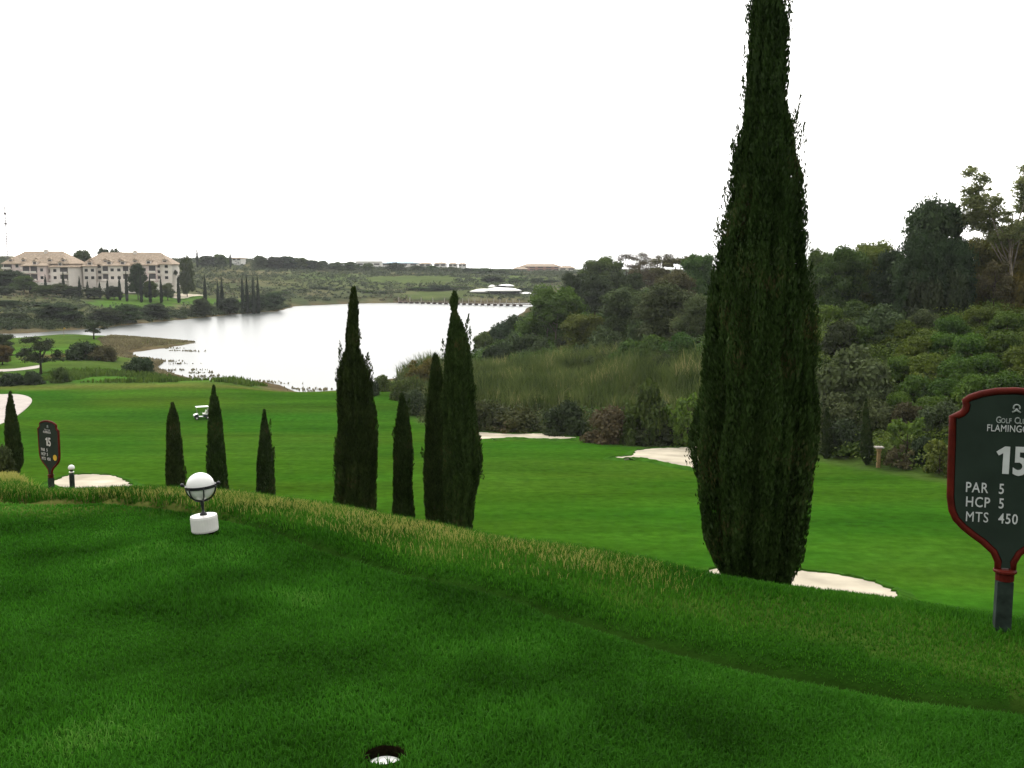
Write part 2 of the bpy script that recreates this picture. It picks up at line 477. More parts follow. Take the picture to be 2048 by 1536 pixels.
def ground_material():
    m = bpy.data.materials.new('ground_cover'); m.use_nodes = True
    nt = m.node_tree; N, L = nt.nodes, nt.links
    p = N['Principled BSDF']; p.inputs['Roughness'].default_value = 1.0; p.inputs['Specular IOR Level'].default_value = 0.0
    at = N.new('ShaderNodeAttribute'); at.attribute_name = 'cover'
    t = N.new('ShaderNodeTexCoord')
    def noise(scale, det, vec=None, rough=0.6):
        n = N.new('ShaderNodeTexNoise'); n.inputs['Scale'].default_value = scale; n.inputs['Detail'].default_value = det
        n.inputs['Roughness'].default_value = rough
        L.new(vec or t.outputs['Object'], n.inputs['Vector']); return n
    mp = N.new('ShaderNodeMapping'); mp.inputs['Scale'].default_value = (0.25, 1.0, 1.0); mp.inputs['Rotation'].default_value = (0, 0, R(-14))
    L.new(t.outputs['Object'], mp.inputs['Vector'])
    n1 = noise(0.16, 6, mp.outputs['Vector']); n2 = noise(1.3, 5); n3 = noise(22, 4, None, 0.75)
    def rngm(n, a, b):
        r = N.new('ShaderNodeMapRange'); r.inputs['From Min'].default_value = 0.32; r.inputs['From Max'].default_value = 0.68
        r.inputs['To Min'].default_value = a; r.inputs['To Max'].default_value = b
        L.new(n.outputs['Fac'], r.inputs['Value']); return r.outputs[0]
    a = N.new('ShaderNodeMath'); a.operation = 'MULTIPLY'
    L.new(rngm(n1, 0.72, 1.26), a.inputs[0]); L.new(rngm(n2, 0.76, 1.22), a.inputs[1])
    b = N.new('ShaderNodeMath'); b.operation = 'MULTIPLY'
    L.new(a.outputs[0], b.inputs[0]); L.new(rngm(n3, 0.85, 1.15), b.inputs[1])
    sc = N.new('ShaderNodeVectorMath'); sc.operation = 'SCALE'
    L.new(at.outputs['Color'], sc.inputs[0]); L.new(b.outputs[0], sc.inputs['Scale'])
    # drier, yellower streaks in the turf
    hsv = N.new('ShaderNodeHueSaturation'); n4 = noise(0.07, 5, mp.outputs['Vector'])
    L.new(rngm(n4, 0.478, 0.508), hsv.inputs['Hue'])
    L.new(sc.outputs[0], hsv.inputs['Color'])
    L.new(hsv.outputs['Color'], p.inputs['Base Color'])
    bp = N.new('ShaderNodeBump'); bp.inputs['Strength'].default_value = 0.5; bp.inputs['Distance'].default_value = 0.05
    L.new(n3.outputs['Fac'], bp.inputs['Height']); L.new(bp.outputs[0], p.inputs['Normal'])
    return m
M['ground'] = ground_material()

def water_material():
    m = bpy.data.materials.new('lake_water'); m.use_nodes = True
    nt = m.node_tree; N, L = nt.nodes, nt.links
    p = N['Principled BSDF']
    p.inputs['Base Color'].default_value = (0.035, 0.045, 0.04, 1)
    p.inputs['Roughness'].default_value = 0.28; p.inputs['IOR'].default_value = 1.333
    t = N.new('ShaderNodeTexCoord')
    mp = N.new('ShaderNodeMapping'); mp.inputs['Scale'].default_value = (0.5, 1.2, 1)
    L.new(t.outputs['Object'], mp.inputs['Vector'])
    n = N.new('ShaderNodeTexNoise'); n.inputs['Scale'].default_value = 0.9; n.inputs['Detail'].default_value = 5
    L.new(mp.outputs[0], n.inputs['Vector'])
    b = N.new('ShaderNodeBump'); b.inputs['Strength'].default_value = 0.09; b.inputs['Distance'].default_value = 0.08
    L.new(n.outputs['Fac'], b.inputs['Height']); L.new(b.outputs[0], p.inputs['Normal'])
    return m
M['water'] = water_material()

# ------------------------------------------------------------------ the ground: one sheet out to the horizon
def build_ground():
    az = np.concatenate([np.arange(-180, -42, 3.0), np.arange(-42, 42.01, 0.4), np.arange(45, 180, 3.0)])
    az = np.unique(np.round(np.concatenate([az, np.arange(-9.4, -5.8, 0.1)]), 4))
    rr = np.concatenate([[0.3], np.exp(np.linspace(math.log(0.5), math.log(3000), 300)), np.arange(2.96, 3.3, 0.011)])
    rr = np.unique(np.round(rr, 4))
    A, Rr = np.meshgrid(np.radians(az), rr)
    X = Rr * np.sin(A); Y = Rr * np.cos(A)
    x, y = X.ravel(), Y.ravel()
    dr = drop_at(x, y)
    z = EYE - dr
    V = np.stack([x, y, z], 1)
    na = len(az); nr = len(rr)
    i = np.arange(nr - 1)[:, None]; j = np.arange(na)[None, :]; jn = (j + 1) % na
    f = np.stack([i * na + j, i * na + jn, (i + 1) * na + jn, (i + 1) * na + j], -1).reshape(-1, 4)
    cv = len(V)
    V = np.vstack([V, [[0, 0, gz1(0, 0)]]])
    jj = np.arange(na)
    tri = np.stack([np.full(na, cv), (jj + 1) % na, jj], 1)
    f = f[:, ::-1]
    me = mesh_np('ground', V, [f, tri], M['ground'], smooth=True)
    # what covers the ground where
    x = V[:, 0]; y = V[:, 1]
    q = np.clip(x / np.maximum(y, 0.3), -0.9, 0.75)
    s = y - crest(q)
    dl = poly_sd(x, y, LAKE); dlow = poly_sd(x, y, LOW)
    n20 = vnoise(x, y, 20, 11); n6 = vnoise(x, y, 6, 12); n60 = vnoise(x, y, 60, 13); n120 = vnoise(x, y, 130, 17)
    C = np.zeros((len(V), 3))
    def put(mask_w, col):
        w = np.clip(mask_w, 0, 1)[:, None]
        C[:] = C * (1 - w) + np.asarray(col)[None, :] * w
    put(np.ones(len(V)), (0.075, 0.085, 0.04))
    put(sm(0.4, 0.75, n60), (0.06, 0.075, 0.035))
    put(sm(0.55, 0.85, n20), (0.12, 0.115, 0.06))
    put(sm(0.66, 0.9, n120) * (y > 300), (0.08, 0.11, 0.04))
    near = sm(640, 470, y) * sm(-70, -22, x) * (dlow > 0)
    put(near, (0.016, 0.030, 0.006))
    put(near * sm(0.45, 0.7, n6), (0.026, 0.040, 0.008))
    low = (dlow < 0.6)
    rough = np.where(low, 1.0, 0.0)
    put(rough, (0.05, 0.095, 0.018))
    left = low & (y > 168)
    put(left * sm(0.35, 0.6, vnoise(x, y, 26, 21)), (0.055, 0.13, 0.018))
    put(left * sm(0.62, 0.8, n20), (0.11, 0.105, 0.04))
    put(left * sm(9, 2, dl), (0.10, 0.08, 0.045))
    fair = sm(-1.2, -3.0, dlow) * sm(168, 163.5, y + 2.5 * (vnoise(x, y, 15, 9) - 0.5))
    put(fair, (0.0265, 0.082, 0.0052))
    put(fair * sm(0.55, 0.85, vnoise(x * 0.6, y, 17, 35)) * 0.6, (0.020, 0.085, 0.006))
    put(fair * sm(157, 163, y), (0.095, 0.115, 0.025))
    put(fair * sm(0.5, 0.8, vnoise(x * 0.35, y, 9, 31)) * 0.6, (0.042, 0.095, 0.008))
    own = EYE - V[:, 2] < np.minimum(11 + 0.068 * y, 19.6) - 0.6
    ownm = (own & (y < 45)).astype(float)
    put(ownm, (0.05, 0.09, 0.02))
    put(ownm * sm(-0.36, -0.43, q) * sm(3, 6, s), (0.20, 0.155, 0.062))
    lawn = sm(0.9, 0.2, y - mowline(q)) * (y < 40)
    put(sm(2.5, 0.5, s) * (y < 40), (0.03, 0.07, 0.010))
    put(sm(-0.45, 0.0, s) * sm(1.6, 0.6, s) * sm(0.16, 0.04, q) * (y < 40) * 0.8, (0.17, 0.17, 0.05))
    put(lawn * (s < -0.5), (0.010, 0.050, 0.0045))
    put(np.exp(-((y - mowline(q)) / 0.11) ** 2) * (y < 40) * (s < 0.3), (0.008, 0.024, 0.003))  # cut mow edge; its shade is painted in as a dark green band
    # greens cut into the far slope
    for pts, col in (([(175, 607), (250, 588), (330, 585), (430, 596), (440, 606), (330, 612), (215, 615)], (0.06, 0.125, 0.022)),
                     ([(460, 604), (500, 596), (540, 599), (520, 608)], (0.06, 0.12, 0.022)),
                     ([(720, 556), (800, 553), (910, 556), (890, 566), (760, 566)], (0.075, 0.105, 0.036)),
                     ([(790, 590), (880, 582), (930, 590), (860, 602)], (0.08, 0.108, 0.036))):
        pw_ = [hit(a, b, 330) for a, b in pts]
        d = poly_sd(x, y, [(p.x, p.y) for p in pw_])
        put(sm(3, -1, d), col)
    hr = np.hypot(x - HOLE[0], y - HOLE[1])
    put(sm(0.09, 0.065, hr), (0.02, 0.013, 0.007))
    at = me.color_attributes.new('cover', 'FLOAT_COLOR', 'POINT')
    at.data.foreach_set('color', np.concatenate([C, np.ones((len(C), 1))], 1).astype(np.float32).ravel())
    o = link('ground', me)
    tag(o, 'grassy ground of the golf course with lawn, fairway and hills', 'ground', kind='structure')
build_ground()

lk = MB().add([(-480, 150, EYE - 21), (80, 150, EYE - 21), (80, 640, EYE - 21), (-480, 640, EYE - 21)], [(0, 1, 2, 3)]).build('water', M['water'])
tag(lk, 'bright white lake reflecting the overcast sky', 'lake', kind='structure')

def smooth_loop(pts, n=4):
    P = [Vector(p) for p in pts]; out = []
    for i in range(len(P)):
        a, b, c, d = P[i - 1], P[i], P[(i + 1) % len(P)], P[(i + 2) % len(P)]
        for k in range(n):
            t = k / n
            out.append(0.5 * ((2 * b) + (c - a) * t + (2 * a - 5 * b + 4 * c - d) * t * t + (3 * b - a - 3 * c + d) * t ** 3))
    return out

def sheet(name, outline_px, mat, lift, label, cat, dmin=36, smooth=True):
    """a ground sheet that follows the terrain inside an outline"""
    W = [hit(a, b, dmin) for a, b in outline_px]
    loop = smooth_loop([(p.x, p.y, 0) for p in W], 7)
    if cat == 'bunker':
        loop = [Vector((p.x + random.gauss(0, .09), p.y + random.gauss(0, .09), 0)) for p in loop]
    n = len(loop)
    c = sum((Vector((p.x, p.y, 0)) for p in loop), Vector((0, 0, 0))) / n
    V = []; F_ = []
    K = 6
    for k in range(1, K + 1):
        for p in loop:
            a = k / K
            x = c.x + (p.x - c.x) * a; y = c.y + (p.y - c.y) * a
            dish = 0.10 * (1 - a * a)
            V.append((x, y, gz1(x, y) + lift - dish * 0.4))
    V.append((c.x, c.y, gz1(c.x, c.y) + lift - 0.04)); ci = len(V) - 1
    for k in range(K - 1):
        for i in range(n):
            j = (i + 1) % n
            F_.append((k * n + i, k * n + j, (k + 1) * n + j, (k + 1) * n + i))
    mb = MB(); mb.add(V, F_ + [(ci, i, (i + 1) % n) for i in range(n)])
    # skirt down into the turf
    b0 = (K - 1) * n
    mb.add([V[b0 + i] for i in range(n)] + [(V[b0 + i][0], V[b0 + i][1], V[b0 + i][2] - lift - 0.15) for i in range(n)],
           [(i, (i + 1) % n, n + (i + 1) % n, n + i) for i in range(n)])
    if cat == 'bunker':
        # turf lip standing proud of the sand
        ring = []
        for i in range(n):
            a, b, c2 = loop[i - 1], loop[i], loop[(i + 1) % n]
            tn_ = (c2 - a).normalized(); nr = Vector((tn_.y, -tn_.x, 0))
            if nr.dot(b - c) < 0: nr = -nr
            z0 = V[b0 + i][2]
            hl_ = random.uniform(0.05, 0.12)
            o1, o2 = b + nr * 0.12, b + nr * 0.9
            ring.append([(b.x, b.y, z0 - 0.02), (b.x + nr.x * .03, b.y + nr.y * .03, z0 + hl_), (o1.x, o1.y, z0 + hl_ + 0.01), (o2.x, o2.y, gz1(o2.x, o2.y) - 0.03)])
        mb.add([q_ for r_ in ring for q_ in r_], [(i * 4 + k, ((i + 1) % n) * 4 + k, ((i + 1) % n) * 4 + k + 1, i * 4 + k + 1) for i in range(n) for k in range(3)], 1)
    o = mb.build(name, [mat, M['turf']], smooth=False)
    return tag(o, label, cat, kind='structure')

sheet('sand_bunker', [(940, 866), (975, 867), (1020, 870), (1062, 869), (1098, 870), (1128, 875), (1156, 878), (1120, 881), (1075, 880), (1030, 878), (985, 880), (945, 881)],
      M['sand'], 0.12, 'long pale sand bunker below the reed bank', 'bunker', 60)
sheet('sand_bunker', [(1222, 917), (1262, 914), (1275, 904), (1310, 899), (1370, 897), (1420, 900), (1440, 920), (1420, 940), (1380, 938), (1330, 928), (1285, 919), (1245, 920)],
      M['sand'], 0.12, 'wide sand bunker half hidden behind the tall cypress', 'bunker', 60)
sheet('sand_bunker', [(1415, 1146), (1480, 1142), (1580, 1146), (1660, 1153), (1730, 1166), (1780, 1184), (1794, 1200), (1770, 1214), (1640, 1214), (1520, 1200), (1430, 1178)],
      M['sand'], 0.12, 'nearest sand bunker at the foot of the tall cypress', 'bunker', 37)
sheet('sand_bunker', [(114, 962), (145, 953), (195, 952), (235, 957), (258, 968), (262, 980), (220, 990), (150, 985), (105, 972)],
      M['sand'], 0.12, 'pale sand patch behind the bollard light', 'bunker', 45)
sheet('sand_bunker', [(325, 590), (350, 588), (385, 589), (415, 592), (385, 594), (368, 598), (345, 597)], M['sand'], 0.25, 'bright sand bunker on the far shore green', 'bunker', 330)
sheet('cart_path', [(-60, 789), (0, 789), (35, 789), (57, 794), (64, 802), (55, 815), (34, 832), (12, 844), (-20, 858), (-60, 880), (-60, 850), (-20, 832), (2, 820), (13, 810), (10, 801), (-10, 797), (-60, 797)],
      M['path'], 0.06, 'pale curved cart path at the left edge of the fairway', 'path', 60)
sheet('cart_path', [(-80, 741), (0, 739), (40, 737), (62, 734), (78, 731), (80, 735), (60, 739), (0, 744), (-80, 747)],
      M['path'], 0.06, 'narrow white cart path beyond the fairway under the dark tree', 'path', 120)

# ------------------------------------------------------------------ foliage building
def unit(v):
    return v / (np.linalg.norm(v, axis=1, keepdims=True) + 1e-9)

def leaf_quads(Cn, A, S, L, W):
    """rhombic leaves: centres, axis, side, length, width"""
    L = L[:, None]; W = W[:, None]
    v = np.stack([Cn - A * L * .5, Cn + S * W * .5, Cn + A * L * .5, Cn - S * W * .5], 1).reshape(-1, 3)
    f = np.arange(len(Cn) * 4).reshape(-1, 4)
    return v, f

def leaves_on_blobs(blobs, n, size, g, inner=0.55, up=0.35, wratio=0.6, droop=0.0):
    B = np.asarray(blobs, float)
    wt = (B[:, 3] * B[:, 4] + B[:, 4] * B[:, 5] + B[:, 3] * B[:, 5]); wt /= wt.sum()
    k = g.choice(len(B), n, p=wt)
    d = unit(g.normal(size=(n, 3)))
    d[:, 2] = np.where(d[:, 2] < -0.35, -d[:, 2] * 0.6, d[:, 2])
    rad = inner + (1.06 - inner) * g.random(n) ** 0.6
    # lumpy surface
    lump = 1 + 0.16 * np.sin(d[:, 0] * 5 + k) * np.cos(d[:, 1] * 6 + 2 * k) + 0.08 * np.sin(d[:, 2] * 9 + k)
    P = B[k, :3] + d * B[k, 3:6] * (rad * lump)[:, None]
    nrm = unit(d * 0.75 + g.normal(size=(n, 3)) * 0.6 + np.array([0, 0, up]))
    a = unit(np.cross(nrm, g.normal(size=(n, 3))))
    a[:, 2] -= droop; a = unit(a)
    s = unit(np.cross(nrm, a))
    L = size * g.uniform(0.6, 1.4, n)
    return leaf_quads(P, a, s, L, L * wratio)

def trunk_mesh(name, mat, height, r0, crown_pts, g, lean=0.0, n=7):
    mb = MB()
    pts = []
    for i in range(6):
        t = i / 5
        pts.append((lean * t * t * height + g.normal() * 0.02 * height * t, g.normal() * 0.02 * height * t, -0.4 + (height + 0.4) * t))
    rad = [r0 * (1.25 if i == 0 else 1) * (1 - 0.75 * i / 5) for i in range(6)]
    mb.tube(pts, rad, n)
    for c in crown_pts:
        t = g.uniform(0.35, 0.8)
        i = int(t * 5); b = Vector(pts[i]).lerp(Vector(pts[i + 1]), t * 5 - i)
        c = Vector(c); mid = b.lerp(c, 0.5) + Vector((0, 0, -0.06 * height))
        mb.tube([b, mid, c], [r0 * 0.38, r0 * 0.25, r0 * 0.08], 5)
    return mb.mesh(name, mat, smooth=True)

PROTO = {}
def proto(kind, leaf, seed):
    """crown and trunk meshes of one kind of tree, base at the origin; returns (crown, trunk, height, width)"""
    key = (kind, leaf, seed)
    if key in PROTO: return PROTO[key]
    g = np.random.default_rng(seed * 131 + sum(map(ord, kind + leaf)))
    bark = M['bark']; blobs = []; inner = 0.5; size = 0.4; n = 7000; wr = 0.6; limbs = 5; droop = 0
    if kind == 'round':
        H, Wd, th, r0 = 10, 10, 6.0, 0.28
        for i in range(34):
            a = i * 2.4 + g.normal() * 0.4; u = g.random() ** 0.35
            zc = g.uniform(1.7, 8.7); rr = 3.9 * math.sqrt(max(0.05, 1 - ((zc - 4.6) / 4.6) ** 2)) * u
            b = g.uniform(1.0, 1.75)
            blobs.append((rr * math.cos(a), rr * math.sin(a), zc, b, b, b * g.uniform(0.65, 0.95)))
        blobs += [(1.6, .6, 7.3, 2.0, 2.0, 1.5), (-1.6, -.5, 7.3, 2.0, 2.0, 1.5), (0, 1.3, 7.6, 1.8, 1.8, 1.3), (0.2, -1.4, 7.5, 1.8, 1.8, 1.3)]
        blobs.append((0, 0, 4.9, 3.3, 3.3, 3.4)); blobs.append((0, 0, 2.8, 3.0, 3.0, 2.0))
        n = 17000; size = 0.34
    elif kind == 'open':           # airy broadleaf with sky showing through
        H, Wd, th, r0 = 10, 9, 7.5, 0.24
        for i in range(26):
            a = g.uniform(0, 2 * math.pi); u = g.random() ** 0.5
            zc = g.uniform(3.2, 9.0); rr = 3.6 * math.sqrt(max(0.1, 1 - ((zc - 5.6) / 4.4) ** 2)) * u
            b = g.uniform(0.7, 1.3)
            blobs.append((rr * math.cos(a), rr * math.sin(a), zc, b, b, b * 1.05))
        n = 6500; size = 0.34; inner = 0.2; limbs = 12
    elif kind == 'bare':           # thin, half bare twiggy crown
        H, Wd, th, r0 = 9, 8, 7, 0.2
        for i in range(30):
            a = g.uniform(0, 2 * math.pi); u = g.random() ** 0.5
            zc = g.uniform(3.0, 8.6); rr = 3.4 * math.sqrt(max(0.1, 1 - ((zc - 5.4) / 4.0) ** 2)) * u
            b = g.uniform(0.6, 1.1)
            blobs.append((rr * math.cos(a), rr * math.sin(a), zc, b, b, b * 1.15))
        n = 12000; size = 0.19; inner = 0.1; limbs = 22; wr = 0.4
    elif kind == 'pine':           # umbrella pine
        H, Wd, th, r0 = 9, 9, 7.2, 0.22; bark = M['pale_bark']
        for i in range(16):
            a = g.uniform(0, 2 * math.pi); u = math.sqrt(g.random()) * 3.4
            b = g.uniform(0.9, 1.5)
            blobs.append((u * math.cos(a), u * math.sin(a), 7.4 + 0.8 * (1 - (u / 3.4) ** 2) + g.uniform(-.4, .3), b, b, b * 0.5))
        n = 6500; size = 0.34; limbs = 9; wr = 0.4
    elif kind == 'gum':            # tall airy gum tree with narrow hanging clumps
        H, Wd, th, r0 = 18, 9, 10.5, 0.16; bark = M['pale_bark']
        cols = [(-3.0, 0.0, 8.2, 16.2), (-1.6, 0.5, 7.6, 13.4), (1.1, 0.0, 9.0, 17.9), (2.7, -0.3, 8.2, 16.2), (0.2, 0.8, 6.8, 9.4), (-0.6, -.4, 8, 10.5)]
        for cx, cy, z0, z1 in cols:
            m_ = int((z1 - z0) / 0.62)
            for i in range(m_):
                t = (i + .5) / m_; zc = z0 + (z1 - z0) * t
                w = 1.12 * math.sin(math.pi * min(1, 0.18 + t * 0.82)) ** 0.7 * g.uniform(0.55, 1.1)
                blobs.append((cx + g.normal() * .4, cy + g.normal() * .4, zc + g.normal() * .2, w * .9, w * .9, w * 1.35))
        n = 17000; size = 0.30; inner = 0.1; limbs = 12; wr = 0.4; droop = 0.8
    elif kind == 'bush':
        H, Wd, th, r0 = 3, 4.2, 1.4, 0.09
        for i in range(12):
            a = g.uniform(0, 2 * math.pi); u = math.sqrt(g.random()) * 1.35
            b = g.uniform(0.55, 0.95)
            blobs.append((u * math.cos(a), u * math.sin(a), 0.75 + 1.25 * (1 - (u / 1.5) ** 2) * g.uniform(0.5, 1), b, b, b * 0.85))
        for i in range(7):
            a = i * 0.9 + g.normal() * .2; b = g.uniform(0.5, 0.75)
            blobs.append((1.35 * math.cos(a), 1.35 * math.sin(a), 0.45, b, b, b * 0.8))
        n = 5200; size = 0.24; inner = 0.5
    elif kind == 'leggy':          # young shrub with open upright shoots
        H, Wd, th, r0 = 3, 3.4, 2.0, 0.05
        for i in range(26):
            a = g.uniform(0, 2 * math.pi); u = math.sqrt(g.random()) * 1.4
            b = g.uniform(0.22, 0.45)
            blobs.append((u * math.cos(a), u * math.sin(a), g.uniform(0.5, 2.7) * (1 - 0.25 * u), b, b, b * 1.2))
        n = 1900; size = 0.24; inner = 0.1; limbs = 12
    V, Fq = leaves_on_blobs(blobs, n, size, g, inner, 0.35, wr, droop)
    # opaque twiggy heart so that crowns are not see-through
    Vs = [V]; Fs = [Fq]; off = len(V)
    if kind in ('round', 'bush'):
        for bl in blobs:
            ic = np.array([(math.cos(a) * math.cos(b), math.sin(a) * math.cos(b), math.sin(b)) for b in (-1.1, -0.4, 0.4, 1.1) for a in np.linspace(0, 2 * math.pi, 7)[:-1]])
            ic = ic * np.array(bl[3:6]) * 0.62 + np.array(bl[:3])
            Vs.append(ic)
            q = [[off + r * 6 + k, off + r * 6 + (k + 1) % 6, off + (r + 1) * 6 + (k + 1) % 6, off + (r + 1) * 6 + k] for r in range(3) for k in range(6)]
            Fs.append(np.array(q)); off += len(ic)
    crown = mesh_np('crown', np.vstack(Vs), [np.vstack(Fs)], M[leaf])
    idx = g.choice(len(blobs), min(limbs, len(blobs)), replace=False)
    trunk = trunk_mesh('trunk', bark, th, r0, [blobs[i][:3] for i in idx], g)
    H = float(np.percentile(V[:, 2], 99.8))
    Wd = float(np.percentile(V[:, 0], 99) - np.percentile(V[:, 0], 1) + np.percentile(V[:, 1], 99) - np.percentile(V[:, 1], 1)) / 2
    PROTO[key] = (crown, trunk, H, Wd)
    return PROTO[key]

def tree(kind, leaf, px, d, top_py, width_px, label, cat='tree', group=None, name=None, seed=None, base_py=None, sink=0.0, parts=True):
    """one tree: ground column px at d metres, top at picture row top_py, crown width in picture px"""
    seed = seed if seed is not None else int(px * 3 + d) % 3
    crown, trunk, H, Wd = proto(kind, leaf, seed)
    foot = base_py if base_py is not None else (top_py + width_px * {'bush': 0.78, 'leggy': 0.85}[kind] if kind in ('bush', 'leggy') else None)
    if foot is not None:
        hp_ = hit(px, foot, 0.72 * d, 1.4 * d)
        if abs(z_at(foot, hp_.y) - gz1(hp_.x, hp_.y)) < 0.6: d = hp_.y
    p = place(px, d, top_py * 0.5 + (foot or top_py + width_px) * 0.5)
    h = max(0.8, z_at(top_py, d) - p.z + sink)
    w = width_px / F * depth_of(p)
    if kind in ('bush', 'leggy') and not sink: sink = 0.16 * h; h += sink
    nm = name or {'round': 'broadleaf_tree', 'open': 'broadleaf_tree', 'bare': 'bare_tree', 'pine': 'umbrella_pine', 'gum': 'gum_tree', 'bush': 'bush', 'leggy': 'shrub'}[kind]
    o = empty(nm, (p.x, p.y, p.z - sink), random.uniform(0, 6.28) if kind != 'gum' else 0)
    o.scale = (w / Wd, w / Wd, h / H)
    tag(o, label, cat, group)
    if parts:
        link('trunk' if cat == 'tree' else 'stem', trunk, o)
        link('crown' if cat == 'tree' else 'foliage', crown, o)
    else:
        link('crown' if cat == 'tree' else 'foliage', crown, o)
    return o

# ------------------------------------------------------------------ cypresses
def cypress_meshes(prof, seed, dens=1.0, leaf=0.16, spires=30, mat='cypress', extra=()):
    """prof: list of (height, left, right) in metres about the axis"""
    g = np.random.default_rng(seed)
    P = np.array(sorted(prof), float)
    hh, ll, rr_ = P[:, 0], P[:, 1], P[:, 2]
    H = hh[-1]
    def cen(h): return (np.interp(h, hh, ll) + np.interp(h, hh, rr_)) / 2
    def rad(h): return np.maximum((np.interp(h, hh, rr_) - np.interp(h, hh, ll)) / 2, 0.01)
    hs = np.linspace(hh[0], H, 80)
    area = np.trapezoid(2 * math.pi * rad(hs), hs) if hasattr(np, 'trapezoid') else np.trapz(2 * math.pi * rad(hs), hs)
    n = int(area * 1500 * dens * (0.16 / leaf) ** 2 * 0.55)
    cdf = np.cumsum(rad(hs) + 0.04); cdf /= cdf[-1]
    h = np.interp(g.random(n), cdf, hs)
    th = g.uniform(0, 2 * math.pi, n)
    # upright plumes: ridges that wander slowly with height
    ridge = np.abs(np.sin(th * 4.5 + 1.3 * np.sin(h * 0.9 + seed) + seed)) * 0.6 + np.abs(np.sin(th * 8.0 - h * 0.7 + 2.1 * seed)) * 0.4
    patch = np.sin(h * 4.1 + 3 * np.sin(th * 2 + seed)) * 0.5 + 0.5
    rho = rad(h) * (0.66 + 0.33 * ridge - 0.06 * patch) * (0.80 + 0.26 * g.random(n) ** 0.5)
    ox, oy = np.cos(th), np.sin(th)
    C = np.stack([cen(h) + rho * ox, rho * oy, h], 1)
    A = unit(np.stack([ox * 0.28, oy * 0.28, np.ones(n)], 1) + g.normal(size=(n, 3)) * 0.27)
    out = np.stack([ox, oy, np.zeros(n)], 1)
    S = unit(np.cross(A, out + g.normal(size=(n, 3)) * 0.7))
    L = leaf * g.uniform(0.6, 1.5, n)
    V, Fq = leaf_quads(C, A, S, L, L * 0.33)
    Vs, Fs, off = [V], [Fq], len(V)
    # spires: slim plumes that break the outline
    sp = []
    for i in range(spires):
        h0 = g.uniform(0.08, 0.93) * H; t0 = g.choice([0, math.pi]) + g.normal() * 0.9
        r0 = float(rad(h0)); sp.append((float(cen(h0)) + math.cos(t0) * r0 * 0.86, math.sin(t0) * r0 * 0.86, h0, g.uniform(0.2, 0.7) * (H / 8) ** 0.5, 0.05 + 0.09 * r0, math.cos(t0) * 0.10, math.sin(t0) * 0.10))
    for (sx, sy, sz, sl, sw, dx, dy) in sp + list(extra):
        m_ = int(70 * sl / leaf * 0.16 * (sw / 0.08)) + 12
        t = g.random(m_) ** 0.8; a = g.uniform(0, 2 * math.pi, m_)
        w = sw * np.sin(math.pi * np.minimum(1, 0.25 + 0.75 * t)) * np.sqrt(g.random(m_))
        C = np.stack([sx + dx * t * sl + w * np.cos(a), sy + dy * t * sl + w * np.sin(a), sz + sl * t], 1)
        A = unit(np.stack([np.cos(a) * .3 + dx, np.sin(a) * .3 + dy, np.ones(m_)], 1) + g.normal(size=(m_, 3)) * 0.3)
        S = unit(np.cross(A, g.normal(size=(m_, 3))))
        L = leaf * 0.75 * g.uniform(0.6, 1.4, m_)
        v, f = leaf_quads(C, A, S, L, L * 0.32)
        Vs.append(v); Fs.append(f + off); off += len(v)
    # dark twiggy core
    nn = 14; hk = np.linspace(hh[0], H * 0.97, 40); core = []
    for z in hk:
        for k in range(nn):
            a = 2 * math.pi * k / nn
            r_ = float(rad(z)) * 0.66
            core.append((float(cen(z)) + r_ * math.cos(a), r_ * math.sin(a), z))
    cf = [[off + i * nn + k, off + i * nn + (k + 1) % nn, off + (i + 1) * nn + (k + 1) % nn, off + (i + 1) * nn + k] for i in range(len(hk) - 1) for k in range(nn)]
    Vs.append(np.array(core)); Fs.append(np.array(cf))
    me = mesh_np('crown', np.vstack(Vs), [np.vstack(Fs)], M[mat])
    tb = MB()
    r0 = float(rad(hh[0] + 0.1 * H))
    tb.tube([(float(cen(hh[0])), 0, -0.5), (float(cen(H * .3)), 0, H * 0.3), (float(cen(H * .8)), 0, H * 0.8)], [max(0.05, r0 * 0.25), max(0.04, r0 * 0.18), 0.02], 8)
    return me, tb.mesh('trunk', M['bark'], True)

def cypress(rows, axis_px, d, label, seed, leaf=0.16, spires=30, extra_px=(), base_gap=0.0, dens=1.0, group='cypresses along the slope below the lawn', foot=None):
    low = max(rows)
    mid = sorted(rows)[len(rows) // 2]
    p = place((mid[1] + mid[2]) / 2, d, mid[0])
    prof = []
    def wx(px, py):
        return (px - 1024) / F * (d * math.cos(PITCH) + d * tan_at(py) * math.sin(PITCH))
    t = d * math.cos(PITCH) + d * tan_at(mid[0]) * math.sin(PITCH)
    for py, l, r in rows:
        prof.append((z_at(py, d) - p.z, wx(l, py) - p.x, wx(r, py) - p.x))
    prof.sort()
    z0, l0, r0 = prof[0]
    if z0 > 0.3:       # carry the crown on down to just above its foot
        prof.insert(0, (0.12, l0 * 0.55, r0 * 0.55)); prof.insert(1, (min(0.7, z0 * 0.6), l0 * 0.9, r0 * 0.9))
    elif z0 < 0.05:
        prof = [(max(a, 0.05 + 0.001 * i), b, c) for i, (a, b, c) in enumerate(prof)]
    extra = []
    for (px, py, len_px, w_px, lean) in extra_px:
        extra.append((wx(px, py) - p.x, 0.0, z_at(py, d) - p.z, len_px / F * t, w_px / F * t, lean, 0.0))
    crown, trunk = cypress_meshes(prof, seed, dens, leaf, spires, 'cypress', extra)
    o = empty('cypress_tree', p)
    tag(o, label, 'tree', group)
    link('trunk', trunk, o); link('crown', crown, o)
    return o

